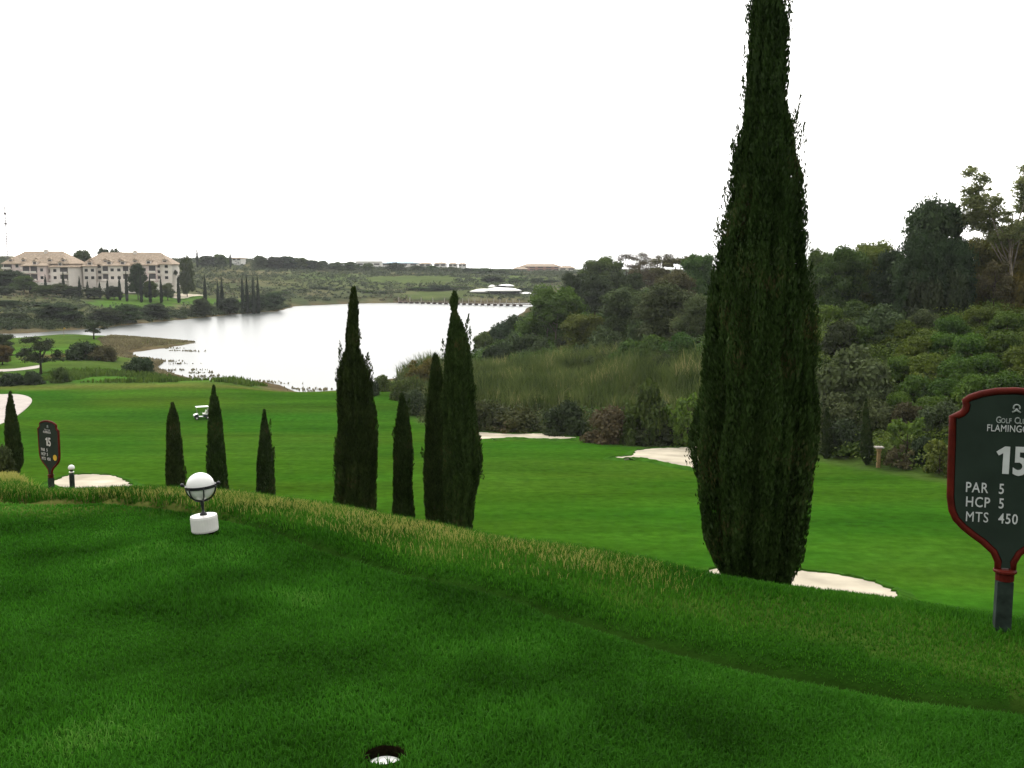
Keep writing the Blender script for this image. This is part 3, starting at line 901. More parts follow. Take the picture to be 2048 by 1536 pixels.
BIG = [(-85, 1528, 1534), (-60, 1518, 1546), (-30, 1510, 1556), (0, 1504, 1566), (50, 1498, 1576), (100, 1496, 1577), (150, 1492, 1577), (200, 1488, 1573), (250, 1484, 1588), (300, 1466, 1592),
       (350, 1463, 1604), (400, 1458, 1611), (450, 1442, 1612), (500, 1434, 1615), (550, 1422, 1617), (600, 1412, 1622), (700, 1402, 1632), (800, 1395, 1637),
       (900, 1378, 1635), (950, 1388, 1630), (1000, 1393, 1622), (1080, 1403, 1606), (1120, 1418, 1600), (1160, 1444, 1582), (1190, 1470, 1560)]
cypress(BIG, 1518, 12.0, 'tallest cypress, a broad dark column reaching the top of the photo', 3, 0.062, 110,
        [(1436, 520, 85, 14, -0.03), (1440, 490, 40, 10, -0.1), (1584, 290, 70, 14, 0.05), (1590, 240, 50, 4, 0.2), (1474, 310, 40, 9, -0.05), (1502, 50, 40, 6, -0.05),
         (1380, 930, 50, 14, -0.02), (1606, 380, 40, 10, 0.05), (1573, 95, 50, 8, 0.05)], dens=1.0)
cypress([(575, 704, 710), (600, 699, 716), (620, 697, 717), (660, 692, 717), (700, 690, 720), (716, 682, 728), (735, 676, 738), (755, 672, 743), (800, 672, 746), (830, 674, 755), (900, 670, 756), (960, 669, 756), (1020, 667, 753)],
        708, 24, 'stout cypress with a thin shaggy spire, left of the leaning trio', 5, 0.10, 36, [(681, 735, 40, 5, -0.05), (735, 735, 25, 7, 0.05)])
cypress([(788, 802, 806), (820, 795, 815), (860, 788, 823), (900, 786, 826), (960, 785, 825), (1000, 785, 828), (1040, 783, 831)],
        806, 25, 'short narrow cypress standing alone between two stout ones', 8, 0.10, 16)
cypress([(708, 868, 873), (740, 860, 884), (800, 854, 894), (860, 849, 896), (930, 847, 896), (1000, 847, 896), (1040, 852, 892)],
        873, 25.2, 'slim cypress pressed against the left side of a stouter one', 11, 0.10, 22, [(846, 915, 20, 5, -0.1)])
cypress([(584, 907, 912), (596, 902, 916), (606, 899, 917), (614, 901, 915), (622, 904, 913), (640, 900, 922), (680, 893, 936), (700, 888, 943), (740, 886, 947), (780, 886, 949), (840, 885, 956), (880, 885, 962), (930, 885, 966), (965, 886, 961), (1000, 887, 950), (1060, 890, 946)],
        915, 24, 'stout cypress with a small knob at its tip, right of its slim neighbour', 14, 0.10, 34, [(948, 720, 30, 6, 0.05), (962, 960, 40, 8, -0.05)])
cypress([(806, 343, 347), (825, 338, 353), (840, 334, 358), (880, 332, 364), (920, 332, 366), (970, 332, 371)], 349, 34, 'small cypress left of the white ball marker', 17, 0.12, 8)
cypress([(772, 426, 429), (790, 423, 432), (800, 420, 437), (850, 415, 446), (900, 414, 450), (950, 414, 455), (985, 415, 459)], 433, 33, 'slender pointed cypress just right of the golf cart', 20, 0.12, 8)
cypress([(820, 527, 530), (850, 522, 536), (880, 518, 543), (920, 514, 547), (960, 512, 550), (996, 512, 552)], 531, 35, 'small cypress right of the pointed one, alone on the fairway edge', 23, 0.12, 8)
cypress([(784, 19, 22), (820, 12, 30), (860, 10, 38), (900, 11, 45), (925, 16, 46), (940, 26, 40)], 27, 36, 'small cypress by the curved path at the left edge', 26, 0.12, 6)
cypress([(798, 1731, 1733), (830, 1727, 1738), (860, 1724, 1742), (890, 1720, 1746), (912, 1721, 1747), (928, 1730, 1738)], 1734, hit(1734, 931, 60).y, 'small tear shaped cypress beside the wooden ball washer post', 29, 0.22, 4, group='small cypresses at the scrub edge')
cypress([(815, 1653, 1656), (850, 1646, 1662), (890, 1644, 1665), (916, 1647, 1660)], 1655, hit(1655, 917, 60).y, 'faint slim cypress at the scrub edge beside the tall one', 31, 0.22, 4, group='small cypresses at the scrub edge')

# ------------------------------------------------------------------ trees and bushes on the right
T = tree
G_SKY = 'trees on the right skyline'
T('round', 'dark_leaf', 1868, 140, 398, 128, 'tall dark round tree on the right skyline', group=G_SKY, seed=1, base_py=592, sink=1.6)
T('round', 'dark_leaf', 1838, 132, 470, 86, 'dark lower tree in front of the tall round one', group=G_SKY, seed=2, base_py=594, sink=1.6)
T('round', 'dark_leaf', 1905, 134, 480, 80, 'dark lower tree right of the tall round one', group=G_SKY, seed=0, base_py=594, sink=1.6)
T('gum', 'gum_leaf', 2026, 138, 305, 140, 'tall airy gum tree with a pale thin trunk at the right edge', group=G_SKY, seed=0, base_py=597)
T('round', 'ochre_leaf', 1968, 146, 458, 90, 'ochre tinted tree behind the pale gum trunk', group=G_SKY, seed=0, base_py=592, sink=1.6)
T('round', 'ochre_leaf', 2050, 146, 440, 110, 'ochre tinted tree cut off by the right edge', group=G_SKY, seed=1, base_py=592, sink=1.6)
T('bush', 'dark_leaf', 1850, 130, 535, 70, 'dark bush at the foot of the tall dark round tree', 'bush', G_SKY, seed=0, base_py=596)
T('bush', 'dark_leaf', 1915, 130, 540, 60, 'dark bush between the tall round tree and the gum', 'bush', G_SKY, seed=1, base_py=597)
T('bush', 'ochre_leaf', 2040, 130, 548, 60, 'ochre bush at the right edge below the gum tree', 'bush', G_SKY, seed=2, base_py=598)
T('open', 'brown_leaf', 1990, 130, 520, 60, 'thin brownish tree at the foot of the gum', group=G_SKY, seed=1, base_py=598)
T('round', 'light_leaf', 1745, 155, 484, 120, 'broad green tree left of the tall dark round one', group=G_SKY, seed=2, base_py=590, sink=1.6)
T('round', 'mid_leaf', 1690, 150, 494, 100, 'rounded green tree near the tall cypress on the right skyline', group=G_SKY, seed=0, base_py=592, sink=1.6)
T('round', 'mid_leaf', 1640, 160, 498, 70, 'green tree just right of the tall cypress, topmost row', group=G_SKY, seed=1)
T('round', 'dark_leaf', 1785, 145, 500, 70, 'dark green tree between the broad green one and the tall dark one', group=G_SKY, seed=1, base_py=592, sink=1.6)
G_WOOD = 'trees of the wood on the lake hillside'
T('round', 'dark_leaf', 1150, 262, 545, 66, 'dark round tree at the left end of the hillside wood', group=G_WOOD, seed=0, base_py=640)
T('round', 'mid_leaf', 1206, 265, 513, 84, 'green rounded tree near the left end of the wood skyline', group=G_WOOD, seed=1, base_py=612)
T('bare', 'brown_leaf', 1258, 268, 505, 90, 'thin half bare tree with sky showing through its twigs', group=G_WOOD, seed=0, base_py=606)
T('bare', 'brown_leaf', 1302, 268, 503, 84, 'twiggy pale brown tree second along the wood skyline', group=G_WOOD, seed=1, base_py=606)
T('open', 'brown_leaf', 1350, 255, 512, 96, 'broad brown leaved tree on the wood skyline', group=G_WOOD, seed=0, base_py=606)
T('round', 'mid_leaf', 1400, 250, 508, 70, 'green tree on the wood skyline beside the tall cypress', group=G_WOOD, seed=2, base_py=606)
T('round', 'dark_leaf', 1190, 240, 548, 70, 'dark tree in the wood behind the bright green round tree', group=G_WOOD, seed=2, base_py=640)
T('round', 'dark_leaf', 1250, 240, 545, 80, 'dark tree below the half bare twiggy one', group=G_WOOD, seed=0, base_py=645)
T('round', 'brown_leaf', 1350, 235, 545, 90, 'olive brown tree below the broad brown leaved one', group=G_WOOD, seed=1, base_py=640)
T('round', 'light_leaf', 1108, 226, 572, 118, 'bright light green round tree by the lake', group=G_WOOD, seed=1, base_py=688, sink=3.0)
T('round', 'light_leaf', 1170, 215, 628, 90, 'lower light green tree right of the bright round one', group=G_WOOD, seed=0, base_py=700, sink=3.0)
T('round', 'olive_leaf', 1262, 205, 574, 116, 'large grey green tree left of centre in the wood', group=G_WOOD, seed=2, base_py=690, sink=1.6)
T('round', 'olive_leaf', 1335, 200, 568, 120, 'large grey green tree nearest the tall cypress', group=G_WOOD, seed=0, base_py=690, sink=1.6)
T('round', 'olive_leaf', 1400, 205, 590, 80, 'grey green tree half hidden behind the tall cypress', group=G_WOOD, seed=1, base_py=685, sink=1.6)
T('pine', 'mid_leaf', 1112, 205, 612, 56, 'small umbrella pine with pale trunk before the bright green tree', group=G_WOOD, seed=0, base_py=690)
T('pine', 'olive_leaf', 1095, 207, 622, 44, 'small umbrella pine left of the other pale trunked one', group=G_WOOD, seed=1, base_py=690)
T('bush', 'dark_leaf', 1130, 196, 672, 34, 'dark rounded bush below the two umbrella pines', 'bush', 'bushes on the lake hillside')
G_HB = 'bushes on the lake hillside'
hb = [(968, 285, 664, 40, 'mid_leaf', 'leftmost green bush on the point by the lake'),
      (1000, 300, 645, 46, 'dark_leaf', 'dark green bush behind the leftmost one on the lake point'),
      (1028, 310, 630, 46, 'dark_leaf', 'dark bush at the top of the lake point beside the bright tree'),
      (1020, 255, 668, 66, 'olive_leaf', 'grey green bush spreading above the reeds on the lake point'),
      (1062, 235, 668, 60, 'olive_leaf', 'grey green bush below the bright green tree'),
      (990, 250, 690, 50, 'dark_leaf', 'dark bush directly above the left end of the reeds'),
      (1165, 188, 690, 60, 'dark_leaf', 'dark bush right of the umbrella pines'),
      (1215, 180, 655, 80, 'olive_leaf', 'pale grey green bush under the large grey green trees'),
      (1255, 172, 680, 84, 'mid_leaf', 'wide green bush above the middle of the reeds'),
      (1310, 165, 672, 90, 'mid_leaf', 'green bush left of the one against the tall cypress'),
      (1365, 160, 665, 80, 'mid_leaf', 'green bush against the tall cypress above the reeds'),
      (1290, 190, 640, 80, 'olive_leaf', 'pale bush in the gap between the two large grey green trees'),
      (1375, 180, 630, 70, 'olive_leaf', 'grey green bush high against the tall cypress'),
      (1335, 150, 705, 70, 'dark_leaf', 'dark bush behind the right end of the reeds'),
      (1200, 150, 700, 60, 'olive_leaf', 'low grey green bush behind the middle of the reeds')]
for px, d, top, w, lf, lb in hb:
    T('bush', lf, px, d, top, w, lb, 'bush', G_HB)
G_RB = 'bushes at the foot of the reed bank'
T('bush', 'mid_leaf', 1290, 103, 762, 90, 'dark green bush rising in front of the reeds', 'bush', G_RB, seed=1, base_py=888)
T('leggy', 'lime_leaf', 1375, 98, 790, 80, 'bright yellow green shrub against the tall cypress', 'shrub', G_RB, seed=0, base_py=889)
T('bush', 'brown_leaf', 1215, 106, 812, 90, 'bare purplish brown bush at the fairway edge', 'bush', G_RB, seed=2, base_py=884)
T('bush', 'dark_leaf', 1130, 112, 800, 80, 'dark bush behind the long sand bunker', 'bush', G_RB, seed=0, base_py=871)
T('bush', 'bank', 1030, 116, 815, 90, 'olive brown bush above the left end of the long sand bunker', 'bush', G_RB, seed=1, base_py=862)
T('bush', 'bank', 970, 120, 800, 80, 'olive brown bush right of the stout knobbed cypress', 'bush', G_RB, seed=0, base_py=860)
T('bush', 'dark_leaf', 1320, 97, 840, 80, 'dark low bush beside the wide bunker', 'bush', G_RB, seed=0, base_py=890)
T('bush', 'dark_leaf', 830, 150, 780, 60, 'dark bush at the left foot of the reeds', 'bush', G_RB, seed=2)
T('open', 'ochre_leaf', 848, 152, 716, 60, 'pale yellowish shrub against the water left of the reeds', 'shrub', G_RB, seed=2)
G_SB = 'bushes on the right scrub slope'
sb = [(1668, 118, 562, 78, 'olive_leaf', 'olive grey bush highest beside the tall cypress'),
      (1765, 122, 610, 90, 'olive_leaf', 'rounded grey bush high in the middle of the scrub slope'),
      (1752, 130, 575, 60, 'olive_leaf', 'grey bush at the top of the scrub below the dark trees'),
      (1700, 124, 600, 60, 'mid_leaf', 'green bush left of the rounded grey one'),
      (1680, 112, 640, 80, 'dark_leaf', 'dark bush in the scrub just right of the tall cypress'),
      (1708, 98, 694, 136, 'olive_leaf', 'largest rounded grey bush on the lower scrub slope'),
      (1738, 93, 748, 84, 'olive_leaf', 'smaller grey bush in front of the largest rounded one'),
      (1665, 92, 788, 90, 'olive_leaf', 'grey green bush at the foot of the slope beside the tall cypress'),
      (1760, 90, 798, 70, 'olive_leaf', 'grey brown bush behind the tear shaped cypress'),
      (1690, 89, 838, 80, 'dark_leaf', 'dark low bush left of the tear shaped cypress'),
      (1880, 90, 800, 70, 'olive_leaf', 'grey bush behind the left edge of the near sign'),
      (1820, 92, 805, 60, 'brown_leaf', 'brown bush between the grey ones on the lower slope'),
      (1850, 84, 872, 60, 'dark_leaf', 'dark bush at the turf edge near the sign'),
      (1700, 87, 880, 70, 'light_leaf', 'low green bush left of the tear shaped cypress foot')]
for px, d, top, w, lf, lb in sb:
    T('bush', lf, px, d, top, w, lb, 'bush', G_SB, base_py=min(top + 0.78 * w, 906 if px < 1800 else 930))
GX = random.Random(91)
names_ = {'olive_leaf': 'grey olive', 'mid_leaf': 'mid green', 'dark_leaf': 'dark green', 'light_leaf': 'light green'}
spots_ = [(1800, 640, 60, 'mid_leaf'), (1850, 618, 56, 'olive_leaf'), (1905, 632, 70, 'dark_leaf'), (1960, 612, 60, 'mid_leaf'), (2015, 624, 66, 'dark_leaf'),
          (1830, 672, 66, 'light_leaf'), (1890, 664, 60, 'mid_leaf'), (1945, 668, 76, 'light_leaf'), (2005, 662, 70, 'mid_leaf'), (2045, 690, 70, 'light_leaf'),
          (1800, 712, 60, 'dark_leaf'), (1855, 706, 70, 'mid_leaf'), (1915, 716, 74, 'dark_leaf'), (1975, 708, 66, 'mid_leaf'), (1830, 750, 66, 'mid_leaf'),
          (1890, 756, 60, 'light_leaf'), (1950, 748, 70, 'mid_leaf'), (2020, 744, 80, 'light_leaf'), (1655, 610, 60, 'dark_leaf'), (1720, 650, 60, 'mid_leaf'), (1800, 785, 56, 'mid_leaf'), (1860, 792, 56, 'dark_leaf')]
ORD_ = ['first', 'second', 'third', 'fourth', 'fifth', 'sixth', 'seventh', 'eighth']
tiers_ = {}
for q_ in spots_: tiers_.setdefault(round(q_[1] / 45), []).append(q_)
tier_names = ['top', 'second', 'third', 'fourth', 'fifth']
for k_, key_ in enumerate(sorted(tiers_)):
    for i, (px, top, w, lf) in enumerate(sorted(tiers_[key_])):
        T('bush', lf if lf == 'olive_leaf' else 'bramble', px, 105, top, w,
          '%s bush from the left in the %s tier of the right scrub slope' % (ORD_[i], tier_names[k_]), 'bush', G_SB, base_py=top + 0.72 * w)
T('leggy', 'lime_leaf', 1815, 82, 838, 90, 'bright green leggy shrub right of the wooden post', 'shrub', G_SB, seed=1)
T('leggy', 'light_leaf', 1880, 80, 880, 70, 'light green shrub beside the near sign', 'shrub', G_SB, seed=2, base_py=950)
T('leggy', 'brown_leaf', 1800, 80, 890, 56, 'low brown twiggy shrub right of the wooden post', 'shrub', G_SB, seed=0, base_py=938)

# ------------------------------------------------------------------ left middle ground
G_L = 'trees and bushes beside the far hole'
T('open', 'dark_leaf', 80, 205, 672, 84, 'dark spreading tree beyond the fairway with light showing under it', group=G_L, seed=0, base_py=748)
T('round', 'dark_leaf', 2, 215, 668, 50, 'dark tree cut by the left edge beyond the fairway', group=G_L, seed=1)
T('round', 'ochre_leaf', 4, 200, 690, 44, 'yellow tree at the left edge below the dark one', group=G_L, seed=2)
T('open', 'dark_leaf', 187, 288, 640, 46, 'small dark tree standing against the water on the near shore', group=G_L, seed=1, base_py=678)
T('bush', 'dark_leaf', 170, 235, 682, 70, 'dark bush on the shore of the brown reed spit', 'bush', G_L, seed=0, base_py=718)
T('bush', 'brown_leaf', 205, 240, 690, 50, 'brownish bush where the reed spit begins', 'bush', G_L, seed=1, base_py=720)
T('bush', 'dark_leaf', 278, 200, 714, 56, 'dark bush by the inner bay of the lake', 'bush', G_L, seed=2, base_py=748)
T('bush', 'mid_leaf', 120, 178, 735, 36, 'round green bush beyond the far edge of the fairway', 'bush', G_L, seed=0, base_py=764)
T('bush', 'dark_leaf', 66, 180, 742, 40, 'dark low bush under the spreading tree', 'bush', G_L, seed=1, base_py=768)
T('bush', 'dark_leaf', 20, 182, 746, 50, 'dark low bush at the left edge beyond the fairway', 'bush', G_L, seed=2, base_py=770)
T('bush', 'mid_leaf', 770, 178, 750, 40, 'green bush behind the grey cabinet', 'bush', G_L, seed=1)
T('bush', 'dark_leaf', 730, 172, 752, 50, 'dark green bush left of the grey cabinet', 'bush', G_L, seed=0)
T('bush', 'mid_leaf', 805, 166, 760, 50, 'green bush right of the grey cabinet', 'bush', G_L, seed=2)
T('bush', 'olive_leaf', 2, 34, 905, 50, 'olive green bush at the left edge beside the small cypress', 'bush', G_L, seed=2)

# ------------------------------------------------------------------ stuff: reeds, scrub, brambles, marsh plants
def blades(P, H, W, lean, g, tip=0.0):
    """upright tapering blades, two faces each"""
    n = len(P)
    a = g.uniform(0, 2 * math.pi, n)
    S = np.stack([np.cos(a), np.sin(a), np.zeros(n)], 1) * (W * .5)[:, None]
    b = g.uniform(0, 2 * math.pi, n)
    D = np.stack([np.cos(b), np.sin(b), np.zeros(n)], 1) * (lean * H)[:, None]
    mid = P + D * 0.3 + np.array([0, 0, 1.0]) * (H * 0.6)[:, None]
    top = P + D + np.array([0, 0, 1.0]) * (H * (1 - 0.3 * lean))[:, None]
    v = np.stack([P - S, P + S, mid + S * .75, mid - S * .75, top], 1).reshape(-1, 3)
    i = np.arange(n)[:, None] * 5
    return v, np.hstack([i, i + 1, i + 2, i + 3]), np.hstack([i + 3, i + 2, i + 4])

def stuff(name, me, label, cat):
    return tag(link(name, me), label, cat, kind='stuff')

def scatter_poly(poly, n, g):
    P = np.array(poly); lo, hi = P.min(0), P.max(0)
    out = np.zeros((0, 2))
    while len(out) < n:
        c = g.uniform(lo, hi, (n * 2, 2))
        out = np.vstack([out, c[poly_sd(c[:, 0], c[:, 1], poly) < 0]])
    return out[:n]

def clump_field(pts, rad, nleaf, size, g, flat=0.7):
    n = len(pts)
    k = np.repeat(np.arange(n), nleaf)
    m_ = len(k)
    d = unit(g.normal(size=(m_, 3))); d[:, 2] = np.abs(d[:, 2])
    r_ = rad[k] * (0.45 + 0.6 * g.random(m_))
    base = np.column_stack([pts, gz(pts[:, 0], pts[:, 1])])
    C = base[k] + d * r_[:, None] * np.array([1, 1, flat])
    nrm = unit(d * .8 + g.normal(size=(m_, 3)) * .55 + np.array([0, 0, .4]))
    a = unit(np.cross(nrm, g.normal(size=(m_, 3)))); s = unit(np.cross(nrm, a))
    L = size * g.uniform(.6, 1.4, m_)
    return leaf_quads(C, a, s, L, L * .65)

# reed bed on the bank
g = np.random.default_rng(50)
REED = [(-20, 172), (-16, 150), (-12, 134), (-6, 124), (1, 119), (9, 116), (16, 108), (21, 104), (24, 112), (25, 130), (22, 145), (12, 158), (2, 165), (-8, 178), (-15, 190)]
rp = scatter_poly(REED, 34000, g)
keep = vnoise(rp[:, 0], rp[:, 1], 4, 8) + g.random(len(rp)) * 0.5 > 0.42
edge = poly_sd(rp[:, 0], rp[:, 1], REED)
keep &= -edge > 5.0 * vnoise(rp[:, 0], rp[:, 1], 5, 77) - 1.0
rp = rp[keep]
Hr = (1.5 + 3.6 * vnoise(rp[:, 0], rp[:, 1], 5, 3)) * g.uniform(0.55, 1.2, len(rp))
P3 = np.column_stack([rp, gz(rp[:, 0], rp[:, 1]) - 0.1])
v, q4, t3 = blades(P3, Hr, g.uniform(0.06, 0.17, len(rp)), g.uniform(0.05, 0.5, len(rp)), g)
stuff('reed_bed', mesh_np('reed_bed', v, [q4, t3], M['reed']), 'tall yellow green reeds on the bank right of the lake', 'reeds')

# brushy foot of the reed bank
FB = [(-17, 158), (-14, 138), (-10, 122), (-3, 112.5), (5.7, 108.5), (12, 101), (18, 95.5), (28, 90), (30, 95), (20, 103), (14, 109), (7, 115), (-2, 119), (-7, 128), (-11, 142), (-14, 160)]
fbp = scatter_poly(FB, 460, g)
fb2 = scatter_poly(REED, 900, g)
fb2 = fb2[(poly_sd(fb2[:, 0], fb2[:, 1], LOW) < 11 + 5 * vnoise(fb2[:, 0], fb2[:, 1], 7, 55)) & (vnoise(fb2[:, 0], fb2[:, 1], 5, 56) > 0.42)]
fbp = np.vstack([fbp, fb2])
v, f = clump_field(fbp, 0.8 + 1.5 * g.random(len(fbp)), 120, 0.24, g, 1.15)
stuff('bank_scrub', mesh_np('bank_scrub', v, [f], M['bank']), 'brown and olive scrub along the foot of the reed bank', 'scrub')
# brambles on the right slope
BR = [(16, 96), (27, 91), (33, 79), (37, 69), (46, 56), (75, 40), (110, 80), (95, 140), (70, 150), (40, 150), (26, 132), (24, 110)]
bp = scatter_poly(BR, 5200, g)
bk = vnoise(bp[:, 0], bp[:, 1], 6, 15)
v, f = clump_field(bp, 0.5 + 2.9 * bk ** 2 * g.random(len(bp)) ** 0.7, 72, 0.27, g, 0.85)
stuff('bramble_scrub', mesh_np('bramble_scrub', v, [f], M['bramble']), 'tangled green brambles covering the right hand slope', 'brambles')
# undergrowth of the lake hillside wood
UW = [(6, 112), (17, 100), (24, 112), (26, 132), (42, 152), (90, 160), (120, 260), (60, 320), (25, 330), (0, 340), (-6, 300), (-4, 262), (-4, 240), (-10, 210), (-10, 190), (4, 168), (14, 158), (24, 146)]
up_ = scatter_poly(UW, 4200, g)
v, f = clump_field(up_, 0.8 + 1.8 * vnoise(up_[:, 0], up_[:, 1], 11, 16), 52, 0.42, g, 0.8)
stuff('undergrowth', mesh_np('undergrowth', v, [f], M['mid_leaf']), 'dense green undergrowth below the hillside trees by the lake', 'undergrowth')
# scrub over the far hills
FH = [(-170, 330), (-150, 362), (-142, 400), (-128, 455), (-122, 500), (-126, 552), (-100, 590), (-65, 606), (-10, 600), (50, 606), (110, 560), (190, 700), (260, 1100), (-100, 1150), (-480, 1000), (-420, 420), (-260, 335)]
fp = scatter_poly(FH, 12500, g)
gm = np.zeros(len(fp), bool)
for pts in ([(175, 607), (250, 588), (330, 583), (430, 594), (440, 606), (330, 614), (215, 616)], [(455, 606), (500, 594), (540, 599), (520, 610)],
            [(720, 556), (800, 553), (910, 556), (890, 566), (760, 566)], [(790, 590), (880, 582), (930, 590), (860, 602)], [(-20, 580), (360, 580), (360, 500), (-20, 500)]):
    if pts[0][0] == -20:
        continue
    pw_ = [hit(a, b, 330) for a, b in pts]
    gm |= poly_sd(fp[:, 0], fp[:, 1], [(p.x, p.y) for p in pw_]) < 3
fp = fp[~gm]
fn = vnoise(fp[:, 0], fp[:, 1], 38, 19)
fp = fp[fn + g.random(len(fp)) * .6 > 0.38]
v, f = clump_field(fp, 1.0 + 2.8 * g.random(len(fp)) ** 2, 26, 1.0, g, 0.85)
stuff('hillside_scrub', mesh_np('hillside_scrub', v, [f], M['hill_leaf']), 'olive green scrub scattered over the hills beyond the lake', 'scrub')
# shore vegetation along the far left bank
SHO = [(-240, 326), (-160, 323), (-152, 334), (-144, 354), (-140, 384), (-132, 418), (-125, 452), (-114, 486), (-118, 530), (-126, 540), (-126, 490), (-136, 455), (-144, 420), (-152, 388), (-160, 360), (-175, 345), (-250, 350)]
sp_ = scatter_poly(SHO, 900, g)
v, f = clump_field(sp_, 1.0 + 2.2 * g.random(len(sp_)) ** 1.5, 60, 0.6, g, 0.85)
stuff('shore_scrub', mesh_np('shore_scrub', v, [f], M['dark_leaf']), 'dark green scrub lining the far left shore of the lake', 'scrub')
# brown marsh plants on the spit and in the shallows
def flat_px(px, py, drop=21.0):
    d = drop / tan_at(py)
    return ((px - 1024) / F * (d * math.cos(PITCH) + drop * math.sin(PITCH)), d)
MR = [flat_px(*q_) for q_ in [(195, 690), (240, 677), (320, 679), (392, 684), (335, 692), (258, 703), (212, 706)]]
ML = [flat_px(*q_) for q_ in [(215, 706), (256, 703), (275, 714), (332, 722), (312, 735), (350, 750), (330, 756), (290, 740), (250, 718)]]
mp_ = np.vstack([scatter_poly(MR, 5200, g), scatter_poly(ML, 1500, g)])
# sparse plants standing in the shallows
for q0, q1, py in ((250, 400, 698), (300, 372, 728), (330, 400, 742), (380, 425, 752), (440, 560, 764), (560, 660, 782)):
    for _ in range(3):
        cx_, cy_ = flat_px(g.uniform(q0, q1), py + g.normal() * 4)
        mp_ = np.vstack([mp_, np.column_stack([cx_ + g.normal(size=22) * 1.6, cy_ + g.normal(size=22) * 0.7])])
Pm = np.column_stack([mp_, np.maximum(gz(mp_[:, 0], mp_[:, 1]), EYE - 21.05)])
v, q4, t3 = blades(Pm, g.uniform(0.15, 0.6, len(mp_)), g.uniform(0.2, 0.5, len(mp_)), g.uniform(0, .6, len(mp_)), g)
stuff('marsh_reeds', mesh_np('marsh_reeds', v, [q4, t3], M['marsh']), 'brown marsh reeds on the low spit running into the lake', 'reeds')
# green reeds between the fairway's far edge and the water
GR = [(-100, 170), (-66, 168), (-50, 168), (-40, 166), (-38, 168), (-47, 178), (-56, 179), (-64, 186), (-78, 186), (-100, 182)]
gp = scatter_poly(GR, 9000, g)
gp = gp[vnoise(gp[:, 0], gp[:, 1], 6, 4) > 0.42]
Pg = np.column_stack([gp, gz(gp[:, 0], gp[:, 1])])
v, q4, t3 = blades(Pg, g.uniform(0.3, 1.1, len(gp)) * (0.2 + 1.1 * vnoise(gp[:, 0], gp[:, 1], 6, 4)), g.uniform(0.12, 0.35, len(gp)), g.uniform(0, .5, len(gp)), g)
stuff('shore_reeds', mesh_np('shore_reeds', v, [q4, t3], M['light_leaf']), 'low green reeds between the fairway and the near shore', 'reeds')

# ------------------------------------------------------------------ grass of the near lawn
def grass_points(n, y0, y1fun, g, qlim=0.72, pw_=1.0):
    q = g.uniform(-qlim, qlim, n); u = g.random(n) ** pw_
    top = y1fun(q)
    y = y0(q) + (top - y0(q)) * u
    return q * y, y

n = 430000
gx, gy = grass_points(n, lambda q: np.full(q.shape, 2.3), lambda q: mowline(np.clip(q, -.9, .75)) - 0.03 - 0.06 * g.random(len(q)), g, 0.92, 1.0)
keep = np.hypot(gx - HOLE[0], gy - HOLE[1]) > 0.054
gx, gy = gx[keep], gy[keep]
P = np.column_stack([gx, gy, gz(gx, gy) - 0.004])
mow = vnoise(gx * 0.8 + gy * 0.3, gy, 0.55, 33)
Hb = (0.012 + 0.026 * g.random(len(gx))) * (0.6 + 0.8 * mow)
v, q4, t3 = blades(P, Hb, 0.0026 + 0.0007 * gy, g.uniform(0.1, 0.9, len(gx)), g)
stuff('lawn_grass', mesh_np('lawn_grass', v, [q4, t3], M['blade']), 'short dark green mown grass of the near lawn', 'grass')

n = 200000
gx, gy = grass_points(n, lambda q: mowline(np.clip(q, -.9, .75)) + 0.03 + 0.05 * g.random(len(q)), lambda q: crest(np.clip(q, -.9, .75)) + 2.2, g, 0.95, 1.0)
P = np.column_stack([gx, gy, gz(gx, gy) - 0.005])
cq = crest(np.clip(gx / gy, -.9, .75)); mq = mowline(np.clip(gx / gy, -.9, .75))
tt = np.clip((gy - mq) / np.maximum(cq - mq, .1), 0, 1.4)
Hb = (0.02 + 0.04 * g.random(len(gx))) * (0.6 + 0.6 * tt) * (1 - 0.45 * sm(0.1, 0.3, gx / gy))
v, q4, t3 = blades(P, Hb, 0.003 + 0.0007 * gy, g.uniform(0.1, 0.7, len(gx)), g)
stuff('rough_grass', mesh_np('rough_grass', v, [q4, t3], M['rough_blade']), 'longer green grass in the uncut strip along the lawn edge', 'grass')

n = 300000
gx, gy = grass_points(n, lambda q: mowline(np.clip(q, -.9, .75)) + 0.1, lambda q: crest(np.clip(q, -.9, .75)) + 1.6, g, 0.72, 0.75)
qq = np.clip(gx / gy, -.9, .75)
tt = (gy - mowline(qq)) / np.maximum(crest(qq) - mowline(qq), .1)
prob = (0.14 * sm(0.2, 0.5, tt) * sm(0.08, -0.1, qq) + 0.95 * sm(0.62, 0.95, tt)) * (0.4 + 0.8 * sm(0.3, 0.7, vnoise(gx, gy, 0.5, 41))) * (1 - sm(0.04, 0.2, qq))
keep = g.random(n) < prob
gx, gy = gx[keep], gy[keep]
P = np.column_stack([gx, gy, gz(gx, gy) - 0.005])
v, q4, t3 = blades(P, g.uniform(0.028, 0.07, len(gx)), 0.0014 + 0.00042 * gy, g.uniform(0.1, 0.6, len(gx)), g)
stuff('straw_grass', mesh_np('straw_grass', v, [q4, t3], M['straw']), 'straw coloured seeding grass along the crest of the lawn', 'grass')
# dry grass on the left bank
n = 26000
q = g.uniform(-0.75, -0.36, n); y = crest(q) + 1.2 + g.random(n) ** 1.3 * 26
P = np.column_stack([q * y, y, gz(q * y, y)])
v, q4, t3 = blades(P, g.uniform(0.06, 0.16, n), 0.004 + 0.0007 * y, g.uniform(0.1, .7, n), g)
stuff('dry_bank_grass', mesh_np('dry_bank_grass', v, [q4, t3], M['straw']), 'dry yellow grass on the bank behind the far sign', 'grass')

